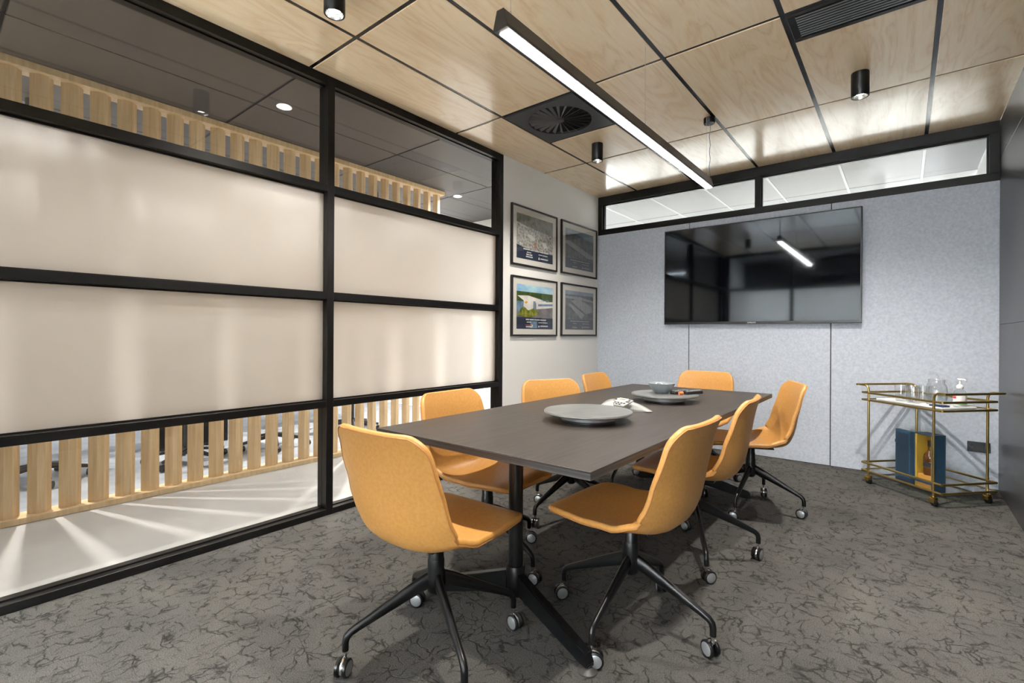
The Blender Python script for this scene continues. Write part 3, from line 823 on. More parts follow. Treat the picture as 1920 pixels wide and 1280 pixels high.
# ================================================================== ON THE TABLE
def make_susan(x, y, r, label):
    t = empty('lazy_susan', (x, y, TZ))
    tag(t, label, 'turntable tray', 'round stone turntables on the table')
    MB().lathe([(0.0, 0.0), (r * 0.60, 0.0), (r * 0.60, 0.008)], 48).build('foot_ring', DARKP, t, 40)
    MB().lathe([(r * 0.58, 0.008), (r * 0.62, 0.0095), (r * 0.62, 0.032), (r * 0.60, 0.034), (0.0, 0.034)], 48).build('base', SILVER, t, 40)
    MB().lathe([(0.0, 0.034), (r * 0.97, 0.034), (r, 0.038), (r, 0.043), (r * 0.99, 0.046), (0.0, 0.046)], 72).build('stone_top', STONE, t, 40)
make_susan(1.612, -3.00, 0.200, 'bare round grey stone turntable in front of the conference phone')
make_susan(1.632, -2.14, 0.190, 'round grey stone turntable carrying the bowl and remotes')
SZ = TZ + 0.046
# bowl
t = empty('ceramic_bowl', (1.612, -2.135, SZ)); tag(t, 'small grey ribbed ceramic bowl on the far turntable', 'bowl')
mb = MB(); n = 60
prof = [(0.0, 0.0), (0.036, 0.0), (0.040, 0.004), (0.060, 0.026), (0.073, 0.048), (0.079, 0.060), (0.0765, 0.061), (0.070, 0.050), (0.056, 0.028), (0.036, 0.010), (0.0, 0.008)]
mb.lathe(prof, n)
for i, v in enumerate(mb.v):
    ring = i // n
    if 2 <= ring <= 4 and (i % 2): mb.v[i] = (v[0] * 0.985, v[1] * 0.985, v[2])
mb.build('bowl_body', CERAM, t, 70)
c1 = [(0.02 * math.cos(a) - 0.01, 0.035 * math.sin(a), 0.030 + 0.030 * abs(math.sin(a * 0.5))) for a in [k * 0.4 for k in range(14)]]
cab = MB().tube(c1, 0.0022, 6).build('white_cable', WHITEP, None, 60); cab.location = (1.612, -2.135, SZ)
tag(cab, 'white cable coiled inside the grey bowl', 'cable')
box_ = MB().bev(-0.016, -0.016, 0.012, 0.016, 0.016, 0.052, b=0.003).build('charger_plug', WHITEP, None); box_.location = (1.635, -2.105, SZ)
tag(box_, 'white charger plug standing inside the grey bowl', 'charger')
# remotes
def remote(x, y, a, lab, ln, wd, m):
    t = empty('remote_control', (x, y, SZ), a); tag(t, lab, 'remote control')
    MB().bev(-ln / 2, -wd / 2, 0, ln / 2, wd / 2, 0.020, b=0.006, seg=3).build('body', m, t, 40)
    MB().bev(-ln / 2 + 0.006, -wd / 2 + 0.005, 0.0195, -ln / 2 + 0.03, wd / 2 - 0.005, 0.022, b=0.0008, seg=1).build('end_plate', CHROME, t)
    me = MB().bev(-0.004, -0.004, 0.0195, 0.004, 0.004, 0.0225, b=0.001, seg=1).mesh('button', CAP)
    for i in range(5):
        for j in (-1, 1): obj('button', me, t, (-ln / 2 + 0.045 + i * 0.018, j * wd * 0.22, 0))
remote(1.712, -2.090, math.radians(70), 'black remote control with silver end beside the bowl', 0.15, 0.042, DARKP)
remote(1.775, -2.06, math.radians(64), 'thin dark remote with orange end at the turntable rim', 0.13, 0.026, DARKP)
mk = MB().cyl((-0.012, 0, 0), (0.012, 0, 0), 0.010, 16).build('marker_cap', mat('orange_plastic', (0.55, 0.16, 0.05), 0.4), None)
mk.location = (1.733, -2.150, SZ + 0.0102); mk.rotation_euler = (0, 0, math.radians(58)); tag(mk, 'small orange cap lying at the turntable rim', 'cap')
# conference phone : three arms sweeping down from a domed centre
def make_phone():
    t = empty('conference_phone', (1.575, -2.640, TZ), math.radians(18)); tag(t, 'silver three-armed conference phone with small screen between the turntables', 'phone')
    n, R = 72, 14
    vs, fs = [], []
    def rad(a):
        k = 0.5 + 0.5 * math.cos(3 * a)
        return 0.075 + 0.105 * k ** 2.6
    for j in range(R + 1):
        s = j / R
        for i in range(n):
            a = 2 * PI * i / n; r = rad(a) * s
            z = 0.052 * (1 - (s ** 2.2) * (0.72 + 0.28 * (rad(a) - 0.075) / 0.105)) + 0.003
            vs.append((r * math.cos(a), r * math.sin(a), z))
    for j in range(R):
        for i in range(n):
            k = (i + 1) % n; fs.append((j * n + i, j * n + k, (j + 1) * n + k, (j + 1) * n + i))
    o2 = len(vs)
    for i in range(n):
        a = 2 * PI * i / n; r = rad(a) * 0.97; vs.append((r * math.cos(a), r * math.sin(a), 0.0))
    for i in range(n):
        k = (i + 1) % n; fs.append((R * n + i, R * n + k, o2 + k, o2 + i))
    fs.append(tuple(reversed(range(o2, o2 + n))))
    MB().add(vs, fs).build('body', PHONEM, t, 60)
    tilt = Matrix.Translation((0.028, -0.048, 0.052)) @ Matrix.Rotation(math.radians(-38), 4, 'Z') @ Matrix.Rotation(math.radians(20), 4, 'X')
    def sub(nm, mb, m): o = mb.build(nm, m, t); o.data.transform(tilt); return o
    sub('keypad_plate', MB().bev(-0.058, -0.045, -0.008, 0.058, 0.034, 0.002, b=0.006, seg=3), PHONEM)
    sub('screen_bezel', MB().bev(-0.031, -0.008, 0.001, 0.031, 0.028, 0.006, b=0.002), WHITEP)
    sub('display', MB().box(-0.024, 0.004, 0.0055, 0.024, 0.022, 0.0066), LCD)
    for x, y in ((-0.045, 0.012), (-0.045, -0.004), (0.045, 0.016), (0.040, 0.002), (0.050, 0.002), (-0.022, -0.018), (0.0, -0.018), (0.022, -0.018), (0.042, -0.018), (-0.022, -0.032), (0.0, -0.032), (0.022, -0.032)):
        sub('key', MB().bev(x - 0.0055, y - 0.003, 0.0015, x + 0.0055, y + 0.003, 0.005, b=0.001, seg=1), DARKP)
make_phone()

# ================================================================== TELEVISION
def make_tv():
    t = empty('television', (1.6335, -0.001, 1.2215)); tag(t, 'large black wall mounted television', 'television')
    w, h = 0.8305, 0.958
    MB().bev(-w, -0.050, 0, w, -0.020, h, b=0.003).build('body', TVBODY, t)
    MB().bev(-w * 0.55, -0.020, h * 0.25, w * 0.55, -0.0005, h * 0.75, b=0.004).build('wall_bracket', BLACK, t)
    MB().box(-w + 0.011, -0.0515, 0.022, w - 0.011, -0.0498, h - 0.011).build('screen', SCREEN, t)
    cu = bpy.data.curves.new('logo_text', 'FONT'); cu.body = 'SAMSUNG'; cu.size = 0.016; cu.align_x = 'CENTER'; cu.extrude = 0.0003
    tmp = bpy.data.objects.new('logo_tmp', cu); COL.objects.link(tmp)
    me = bpy.data.meshes.new_from_object(tmp.evaluated_get(bpy.context.evaluated_depsgraph_get()))
    bpy.data.objects.remove(tmp); me.materials.append(mat('logo_silver', (0.75, 0.77, 0.78), 0.4))
    me.transform(Matrix.Translation((0, -0.0504, 0.006)) @ Matrix.Rotation(PI / 2, 4, 'X'))
    obj('maker_logo', me, t)
make_tv()

# ================================================================== FRAMED PRINTS
def rectm(mb, mi, x0, z0, x1, z1, lay):
    mb.mi = mi; d = 0.0002 * lay
    mb.add([(x0, d, z0), (x1, d, z0), (x1, d, z1), (x0, d, z1)], [(0, 1, 2, 3)])
def polym(mb, mi, pts, lay):
    mb.mi = mi; d = 0.0002 * lay
    mb.add([(x, d, z) for x, z in pts], [tuple(range(len(pts)))])
def textbar(mb, mi, x0, z, w, h, lay, words):
    """row of short strokes standing for lettering too small to read"""
    tot = sum(words) + 0.6 * (len(words) - 1); u = w / tot; x = x0
    for k in words:
        n = max(2, int(k * 2)); s = k * u / n
        for i in range(n): rectm(mb, mi, x + i * s, z, x + i * s + s * 0.72, z + h * (1.0 if (i * 7 + int(k)) % 3 else 0.8), lay)
        x += (k + 0.6) * u
PW, PH = 0.728, 0.548
MATB = mat('print_mat_board', (0.66, 0.645, 0.59), 0.8)
def pm(n, c1, c2, s, st=(1, 1, 1)):
    c1, c2 = [tuple(min(v * 1.35, 0.8) for v in c) for c in (c1, c2)]
    return noisy('print_' + n, c1, c2, s, 0.5, stretch=st, lo=0.3, hi=0.7, detail=6)
PTXT = mat('print_white_ink', (0.80, 0.80, 0.78), 0.5)
PNAVY = pm('navy_band', (0.010, 0.016, 0.035), (0.022, 0.030, 0.055), 6)
PSLATE = pm('slate_band', (0.060, 0.072, 0.092), (0.085, 0.095, 0.115), 6)
def picture(y0, z0, label, kind):
    t = empty('framed_print', (0.0005, y0, z0), PI / 2)   # local x = world y, local y = -world x (into wall is +... depth -)
    tag(t, label, 'picture', 'framed aerial prints on the white wall')
    fm = mat('picture_frame_black', (0.007, 0.0065, 0.006), 0.4); b = 0.016
    for bx in ((0, -0.022, 0, PW, 0, b), (0, -0.022, PH - b, PW, 0, PH), (0, -0.022, b, b, 0, PH - b), (PW - b, -0.022, b, PW, 0, PH - b)):
        MB().bev(*bx, b=0.001, seg=1).build('frame_side', fm, t)
    MB().box(b, -0.012, b, PW - b, -0.002, PH - b).build('mat_board', MATB, t)
    MB().box(b, -0.0175, b, PW - b, -0.0155, PH - b).build('picture_glass', make_pglass, t)
    mb = MB(); X0, X1, Z0, Z1 = 0.075, PW - 0.075, 0.068, PH - 0.072
    w, h = X1 - X0, Z1 - Z0
    P = lambda u, v: (X0 + u * w, Z0 + v * h)
    def R(mi, u0, v0, u1, v1, l): a = P(u0, v0); c = P(u1, v1); rectm(mb, mi, a[0], a[1], c[0], c[1], -l)
    def G(mi, pts, l): polym(mb, mi, [P(*p) for p in pts], -l)
    def TX(mi, u, v, ww, hh, words): a = P(u, v); textbar(mb, mi, a[0], a[1], ww * w, hh * h, -9, words)
    if kind == 'warehouse_colour':
        ms = [pm('sky', (0.10, 0.26, 0.48), (0.42, 0.58, 0.72), 4, (1, 1, 3)), pm('forest', (0.012, 0.030, 0.008), (0.07, 0.11, 0.02), 30),
              pm('pale_wall', (0.42, 0.40, 0.37), (0.60, 0.58, 0.54), 8), pm('garden', (0.015, 0.04, 0.005), (0.26, 0.27, 0.03), 26),
              pm('road', (0.07, 0.07, 0.085), (0.22, 0.20, 0.20), 9), PNAVY, PTXT, mat('print_yellow', (0.75, 0.42, 0.02), 0.5), pm('blue_glass', (0.04, 0.08, 0.13), (0.18, 0.27, 0.38), 14, (4, 1, 1)), mat('print_red', (0.45, 0.08, 0.04), 0.5)]
        R(0, 0, 0.78, 1, 1, 0); R(1, 0, 0.60, 1, 0.84, 1); R(4, 0, 0.2, 1, 0.62, 1)
        G(2, [(0.02, 0.74), (0.30, 0.76), (0.62, 0.70), (0.80, 0.66), (0.80, 0.63), (0.5, 0.60), (0.5, 0.42), (0.18, 0.42), (0.18, 0.64)], 2)
        R(8, 0.0, 0.38, 0.17, 0.62, 3); G(2, [(0.52, 0.62), (1, 0.66), (1, 0.52), (0.52, 0.46)], 3); G(8, [(0.57, 0.58), (1, 0.61), (1, 0.565), (0.57, 0.53)], 4); G(8, [(0.6, 0.66), (0.86, 0.69), (0.92, 0.66)], 4)
        R(8, 0.44, 0.46, 0.50, 0.64, 4); G(7, [(0.19, 0.60), (0.25, 0.63), (0.29, 0.61), (0.25, 0.57)], 5)
        G(3, [(0.02, 0.30), (0.12, 0.48), (0.2, 0.5), (0.3, 0.42), (0.45, 0.48), (0.6, 0.38), (0.5, 0.30), (0.3, 0.26)], 5)
        R(5, 0, 0, 1, 0.26, 6); R(8, 0.36, 0.02, 0.55, 0.18, 7)
        TX(6, 0.24, 0.20, 0.56, 0.028, [4, 6, 7, 8]); TX(6, 0.26, 0.145, 0.12, 0.02, [6]); TX(6, 0.58, 0.14, 0.26, 0.02, [7, 8]); TX(6, 0.24, 0.035, 0.18, 0.03, [9]); TX(9, 0.22, 0.075, 0.15, 0.022, [8])
        G(7, [(0.385, 0.10), (0.41, 0.118), (0.43, 0.095), (0.41, 0.08)], 9); G(6, [(0.41, 0.095), (0.43, 0.085), (0.42, 0.065), (0.40, 0.07)], 9)
        G(6, [(0.575, 0.05), (0.595, 0.09), (0.615, 0.05), (0.595, 0.035)], 9); TX(6, 0.635, 0.055, 0.22, 0.028, [8])
    elif kind == 'city_aerial':
        ms = [pm('far_bush', (0.07, 0.085, 0.06), (0.22, 0.22, 0.18), 18), pm('suburb', (0.04, 0.05, 0.035), (0.50, 0.48, 0.45), 42), mat('print_roof_white', (0.58, 0.57, 0.55), 0.5), PNAVY, PTXT, pm('brown_earth', (0.12, 0.07, 0.04), (0.30, 0.20, 0.13), 12)]
        R(1, 0, 0.1, 1, 0.78, 0); G(0, [(0, 1), (1, 1), (1, 0.66), (0.5, 0.72), (0, 0.80)], 1)
        G(2, [(0.25, 0.55), (0.38, 0.58), (0.5, 0.50), (0.44, 0.44)], 2); G(2, [(0.66, 0.48), (0.8, 0.46), (0.86, 0.36), (0.74, 0.34)], 2); G(2, [(0.05, 0.78), (0.2, 0.76), (0.3, 0.72), (0.1, 0.72)], 2)
        G(5, [(0.45, 0.40), (0.52, 0.42), (0.56, 0.30), (0.46, 0.28)], 2); G(3, [(0, 0), (1, 0), (1, 0.22), (0.6, 0.24), (0.2, 0.26), (0, 0.30)], 3)
        TX(4, 0.17, 0.215, 0.70, 0.028, [9, 5, 7, 5, 7]); TX(4, 0.26, 0.155, 0.12, 0.02, [6]); TX(4, 0.58, 0.15, 0.26, 0.02, [7, 8]); TX(4, 0.25, 0.10, 0.16, 0.03, [4, 4]); TX(4, 0.24, 0.05, 0.18, 0.03, [8])
        G(4, [(0.575, 0.055), (0.595, 0.115), (0.615, 0.055), (0.595, 0.04)], 9); TX(4, 0.635, 0.06, 0.22, 0.028, [8])
    else:
        ms = [pm('grey_sky', (0.13, 0.18, 0.23), (0.26, 0.32, 0.38), 4), pm('grey_land', (0.06, 0.068, 0.078), (0.16, 0.17, 0.18), 16), pm('grey_roof', (0.17, 0.18, 0.19), (0.27, 0.28, 0.29), 6, (6, 1, 1)), PSLATE, mat('print_grey_ink', (0.42, 0.43, 0.45), 0.5), mat('print_rust', (0.30, 0.12, 0.09), 0.5)]
        R(0, 0, 0.85, 1, 1, 0); R(1, 0, 0.1, 1, 0.9, 1); R(3, 0, 0, 1, 0.26, 3)
        if kind == 'rail_aerial':
            R(0, 0, 0.80, 1, 1, 2); G(1, [(0, 0.86), (0.3, 0.93), (0.7, 0.84), (1, 0.80), (1, 0.6), (0, 0.6)], 2)
            G(2, [(0.0, 0.68), (0.15, 0.70), (1, 0.42), (1, 0.34), (0.8, 0.34), (0.0, 0.62)], 3); G(2, [(0.86, 0.40), (1, 0.46), (1, 0.36), (0.88, 0.34)], 4)
        else:
            G(2, [(0.18, 0.74), (0.45, 0.80), (0.95, 0.62), (0.98, 0.48), (0.72, 0.42)], 3); G(2, [(0.10, 0.64), (0.18, 0.66), (0.68, 0.40), (0.56, 0.28)], 4); G(2, [(0.0, 0.85), (0.5, 0.86), (1, 0.78), (1, 0.74), (0.3, 0.79), (0, 0.80)], 3)
            G(5, [(0.22, 0.075), (0.36, 0.075), (0.36, 0.095), (0.22, 0.095)], 8)
        TX(4, 0.17, 0.205, 0.68, 0.024, [9, 5, 7, 7]); TX(4, 0.26, 0.15, 0.12, 0.018, [6]); TX(4, 0.58, 0.145, 0.26, 0.018, [7, 8]); TX(4, 0.24, 0.04, 0.16, 0.024, [8]); G(4, [(0.575, 0.05), (0.595, 0.10), (0.615, 0.05), (0.595, 0.035)], 9); TX(4, 0.635, 0.055, 0.22, 0.024, [8])
    o = mb.build('print', ms, t); o.location = (0, -0.0125, 0)
make_pglass = make_glass('picture_glass_pane', (0.98, 0.98, 0.98), 0.9)
picture(-1.590, 1.738, 'black framed print of a grey green aerial city view, upper left of four', 'city_aerial')
picture(-0.782, 1.741, 'black framed grey print of rail yards, upper right of four', 'rail_aerial')
picture(-1.586, 1.095, 'black framed colour print of a warehouse under blue sky, lower left of four', 'warehouse_colour')
picture(-0.778, 1.098, 'black framed grey print of long warehouse roofs, lower right of four', 'roof_aerial')

# ================================================================== POWER OUTLET
t = empty('power_outlet', (3.165, -0.0005, 0.30)); tag(t, 'black double power outlet on the felt wall behind the cart', 'power outlet')
MB().bev(-0.062, -0.008, -0.038, 0.062, 0, 0.038, b=0.003).build('face_plate', mat('outlet_black', (0.022, 0.024, 0.030), 0.4), t)
for x in (-0.033, 0.033):
    MB().bev(x - 0.009, -0.0115, 0.014, x + 0.009, -0.0078, 0.028, b=0.001, seg=1).build('switch', DARKP, t)
    mb = MB()
    for dx, dz, a in ((-0.007, 0.002, 0.5), (0.007, 0.002, -0.5), (0, -0.016, 0)):
        mb.box(-0.0012, -0.0086, -0.004, 0.0012, -0.0079, 0.004, Matrix.Translation((x + dx, 0, dz)) @ Matrix.Rotation(a, 4, 'Y'))
    mb.build('socket_slots', mat('slot_dark', (0.003, 0.003, 0.003), 0.8), t)

# ================================================================== DRINKS CART
P0, P1, P2 = Vector((2.528, -0.392)), Vector((2.888, -0.722)), Vector((3.172, -0.412))
ex = (P1 - P0); LX = ex.length; ex.normalize(); ey = Vector((-ex.y, ex.x)); LYc = (P2 - P1).dot(ey)
cang = math.atan2(ex.y, ex.x)
cart = empty('drinks_cart', (P0.x, P0.y, 0), cang); tag(cart, 'brass two-tier drinks cart with glass shelves in the corner', 'cart')
tr = 0.0078; E = 0.055
def bar(a, b, nm='rail', r=tr): return MB().tube([a, b], r, 12).build(nm, BRASS, cart, 60)
for (x, y, s) in ((0, 0, -1), (LX, 0, 1), (LX, LYc, 1), (0, LYc, -1)):
    pts = [(x, y, 0.062), (x, y, 0.70)] + [(x + s * 0.035 * (1 - math.cos(a)), y, 0.70 + 0.040 * math.sin(a)) for a in (0.3, 0.6, 0.9, 1.2, PI / 2)] + [(x + s * 0.085, y, 0.740)]
    MB().tube(pts, tr, 14).build('post', BRASS, cart, 60)
    c = MB().lathe([(0, 0.062), (0.018, 0.062), (0.018, 0.058), (0.012, 0.054), (0, 0.054)], 20, Matrix.Translation((x, y, 0)))
    c.bev(x - 0.006 - 0.012, y - 0.016, 0.022, x + 0.018, y - 0.0125, 0.056, b=0.002); c.bev(x - 0.006 - 0.012, y + 0.0125, 0.022, x + 0.018, y + 0.016, 0.056, b=0.002)
    cf = c.build('caster_fork', GOLD, cart, 40)
    MB().lathe([(0.006, -0.010), (0.020, -0.010), (0.0225, -0.006), (0.0225, 0.006), (0.020, 0.010), (0.006, 0.010)], 24, Matrix.Translation((x + 0.006, y, 0.0225)) @ Matrix.Rotation(PI / 2, 4, 'X')).build('caster_wheel', RUBBER, cf, 40)
for s, x in ((-1, -0.085), (1, LX + 0.085)): bar((x, -0.02, 0.740), (x, LYc + 0.02, 0.740), 'handle_bar')
for z in (0.683, 0.628, 0.150, 0.092):
    for y in (-tr * 0.0, LYc): bar((-E, y, z), (LX + E, y, z))
    for x in (-E, LX + E): bar((x, 0, z), (x, LYc, z))
for z in (0.628, 0.092):
    MB().bev(-E + 0.004, 0.004, z - 0.004, LX + E - 0.004, LYc - 0.004, z + 0.003, b=0.001, seg=1).build('glass_shelf', SHELFG, cart)
def onc(x, y, z): v = P0 + ex * x + ey * y; return (v.x, v.y, z)
TOPZ = 0.6311
# tray
t = empty('serving_tray', onc(LX * 0.52, LYc * 0.45, TOPZ), cang); tag(t, 'flat white serving tray on the top shelf of the cart', 'tray')
MB().bev(-0.235, -0.125, 0, 0.235, 0.125, 0.006, b=0.002).build('tray_base', WHITEP, t)
rim = MB()
for b in ((-0.245, -0.135, 0.001, 0.245, -0.124, 0.013), (-0.245, 0.124, 0.001, 0.245, 0.135, 0.013), (-0.245, -0.124, 0.001, -0.234, 0.124, 0.013), (0.234, -0.124, 0.001, 0.245, 0.124, 0.013)): rim.bev(*b, b=0.003)
rim.build('tray_rim', WHITEP, t, 40)
TY = TOPZ + 0.0062
def tumbler_mesh():
    return MB().lathe([(0.0, 0.0), (0.029, 0.0), (0.031, 0.003), (0.0385, 0.114), (0.0377, 0.116), (0.0360, 0.115), (0.0295, 0.014), (0.0, 0.012)], 32).mesh('tumbler', TUMBLER, 50)
tm = tumbler_mesh()
spotl = [(0.12, 0.15, 'drinking glass at the front left of the tray'), (0.205, 0.15, 'drinking glass second along the tray front'), (0.12, 0.24, 'drinking glass behind the front left glass'), (0.205, 0.24, 'drinking glass in the middle of the tray back row'), (0.16, 0.315, 'drinking glass at the back of the tray'), (0.262, 0.10, 'drinking glass beside the water jug')]
for x, y, lab in spotl:
    o = obj('tumbler', tm, None, onc(x, y, TY)); tag(o, 'clear ' + lab, 'glass', 'clear tumblers on the cart tray')
# jug
t = empty('water_jug', onc(0.315, 0.225, TY), cang); tag(t, 'clear glass water jug with handle on the cart tray', 'jug')
MB().lathe([(0.0, 0.0), (0.046, 0.0), (0.050, 0.004), (0.056, 0.06), (0.052, 0.105), (0.040, 0.130), (0.042, 0.148), (0.0405, 0.148), (0.038, 0.130), (0.0495, 0.104), (0.053, 0.06), (0.047, 0.012), (0.0, 0.010)], 36).build('jug_body', TUMBLER, t, 50)
MB().tube([(0.040, 0, 0.14), (0.060, 0, 0.145), (0.082, 0, 0.130), (0.088, 0, 0.10), (0.080, 0, 0.065), (0.056, 0, 0.05)], 0.006, 10).build('jug_handle', TUMBLER, t, 60)
MB().lathe([(0.0, 0.0105), (0.0468, 0.0125), (0.0525, 0.058), (0.0, 0.058)], 32).build('water', make_glass('water', (0.86, 0.90, 0.90), 0.8), t, 50)
MB().tube([(-0.036, 0, 0.147), (-0.05, 0, 0.17), (-0.03, 0, 0.19), (0.0, 0, 0.185), (0.012, 0, 0.15)], 0.005, 8).build('glass_stirrer', TUMBLER, t, 60)
t.scale = (1.12, 1.12, 1.18)
# sanitiser pump
t = empty('pump_bottle', onc(0.445, 0.255, TY), cang); tag(t, 'clear pump bottle with white pump top on the cart tray', 'pump bottle')
MB().lathe([(0.0, 0.0), (0.028, 0.0), (0.030, 0.003), (0.030, 0.072), (0.024, 0.086), (0.013, 0.092), (0.013, 0.098), (0.0, 0.098)], 28).build('bottle_body', make_glass('sanitiser_clear', (0.93, 0.95, 0.96), 1.2), t, 50)
MB().lathe([(0.0303, 0.018), (0.0306, 0.018), (0.0306, 0.066), (0.0303, 0.066)], 28, cap=False).build('label_band', mat('label_white', (0.75, 0.75, 0.75), 0.5), t, 50)
MB().lathe([(0.03065, 0.018), (0.0309, 0.018), (0.0309, 0.026), (0.03065, 0.026)], 28, cap=False).build('green_stripe', mat('label_green', (0.10, 0.36, 0.04), 0.5), t, 50)
MB().bev(-0.012, -0.0318, 0.046, 0.004, -0.0303, 0.058, b=0.0003, seg=1).build('red_mark', mat('label_red', (0.6, 0.05, 0.06), 0.5), t)
pu = MB().lathe([(0.0, 0.098), (0.016, 0.098), (0.017, 0.101), (0.017, 0.112), (0.010, 0.118), (0.005, 0.120), (0.0045, 0.140), (0.009, 0.142), (0.009, 0.149), (0.0, 0.150)], 24)
pu.tube([(0, 0, 0.146), (0.022, 0, 0.147), (0.034, 0, 0.143)], [0.0045, 0.004, 0.003], 8); pu.tube([(0, 0, 0.146), (-0.014, 0, 0.147)], [0.005, 0.0035], 8)
pu.build('pump_top', WHITEP, t, 50)
t.scale = (1.15, 1.15, 1.28)
# blue folded cloth
t = MB().bev(-0.045, -0.030, 0, 0.045, 0.030, 0.012, b=0.003).build('blue_coaster_box', mat('navy_card', (0.012, 0.022, 0.085), 0.5), None, 40)
t.location = onc(0.415, 0.13, TY); t.rotation_euler = (0, 0, cang + 0.12); tag(t, 'flat dark blue box lying on the cart tray', 'box')
# whisky presentation box, open, with bottle
LZ = 0.0951
bx = empty('presentation_box', onc(0.300, 0.19, LZ), cang - 0.06); tag(bx, 'dark blue presentation box standing open on the lower shelf', 'box')
w, d, h = 0.138, 0.100, 0.335
MB().bev(-w / 2, d / 2 - 0.008, 0, w / 2, d / 2, h, b=0.001, seg=1).build('back_panel', NAVY, bx)
for s in (-1, 1): MB().bev(s * w / 2 - 0.004 - s * 0.004, -d / 2, 0, s * w / 2 + 0.004 - s * 0.004, d / 2 - 0.0082, h, b=0.001, seg=1).build('side_panel', NAVY, bx)
for z0, z1 in ((0, 0.008), (h - 0.008, h)): MB().bev(-w / 2 + 0.0081, -d / 2, z0, w / 2 - 0.0081, d / 2 - 0.0082, z1, b=0.001, seg=1).build('end_panel', NAVY, bx)
for s, k in ((-1, 0.022), (1, 0.0105)): MB().box(s * (w / 2 - 0.0083), -d / 2, 0.0082, s * (w / 2 - k), d / 2 - 0.009, h - 0.0082).build('lining', MUSTARD, bx)
MB().box(-w / 2 + 0.0222, d / 2 - 0.0145, 0.0082, w / 2 - 0.0107, d / 2 - 0.0083, h - 0.0082).build('back_lining', MUSTARD, bx)
MB().bev(-0.044, -d / 2 + 0.002, 0.0083, 0.055, d / 2 - 0.016, 0.05, b=0.001, seg=1).build('bottle_plinth', mat('amber_card', (0.55, 0.27, 0.05), 0.4), bx)
door = MB().bev(-w, -0.030, 0, 0, 0, h, b=0.0015).build('door', NAVY, bx); door.location = (-w / 2 - 0.001, -d / 2 + 0.002, 0); door.rotation_euler = (0, 0, -0.12)
MB().bev(-w - 0.0005 + 0.012, -0.0312, 0.02, -0.012, -0.0301, h - 0.02, b=0.0004, seg=1).build('door_inlay', NAVYD, door)
MB().bev(-w - 0.030, -0.012, h * 0.68, -w + 0.0002, -0.008, h * 0.75, b=0.001, seg=1).build('ribbon_tab', DARKP, door)
bt = empty('whisky_bottle', (0, 0, 0)); bt.matrix_world = bx.matrix_basis @ Matrix.Translation((0.010, -0.006, 0.0502)); tag(bt, 'amber whisky bottle standing inside the blue presentation box', 'bottle')
AMB = mat('amber_bottle', (0.10, 0.035, 0.008), 0.08, specular_ior_level=0.8)
MB().lathe([(0.0, 0.0), (0.036, 0.0), (0.038, 0.003), (0.038, 0.120), (0.034, 0.140), (0.018, 0.160), (0.0135, 0.172), (0.0135, 0.20), (0.0, 0.20)], 32).build('bottle_body', AMB, bt, 50)
MB().lathe([(0.0, 0.201), (0.015, 0.201), (0.015, 0.238), (0.0, 0.239)], 24).build('bottle_cap', mat('bottle_cap_dark', (0.03, 0.02, 0.015), 0.3), bt, 40)
MB().lathe([(0.0138, 0.174), (0.0143, 0.174), (0.0143, 0.199), (0.0138, 0.199)], 24, cap=False).build('neck_foil', GOLD, bt, 40)
MB().lathe([(0.0382, 0.055), (0.0386, 0.055), (0.0386, 0.088), (0.0382, 0.088)], 32, cap=False).build('bottle_label', mat('label_dark', (0.03, 0.03, 0.04), 0.4), bt, 40)
for z in (0.052, 0.090): MB().lathe([(0.0382, z), (0.0388, z), (0.0388, z + 0.004), (0.0382, z + 0.004)], 32, cap=False).build('label_band', GOLD, bt, 40)

# ================================================================== SLAT SCREEN
sc_ = empty('slat_screen', (-1.29, 0, 0)); tag(sc_, 'oak slatted room divider standing along the corridor', 'room divider')
Y0, Y1 = -5.6, -1.24
MB().bev(-0.07, Y0, 0.0, 0.07, Y1, 0.035, b=0.002).build('bottom_plate', OAK, sc_)
MB().bev(-0.07, Y0, H - 0.042, 0.07, Y1, H - 0.001, b=0.002).build('top_plate', OAK, sc_)
s = 0.038; ch = 0.026
sl = [(s, -s), (s, s), (-s, s), (-s, -s)]
poly = [(s, -s), (s, s - ch), (s - ch, s), (-s, s), (-s, -s)]
slat_me = MB().prism(poly, 0.0352, H - 0.0422).mesh('slat', OAK)
k = 0
y = -1.30
while y > Y0 + 0.05:
    obj('slat', slat_me, sc_, (0, y, 0), math.radians(-40)); y -= 0.1372

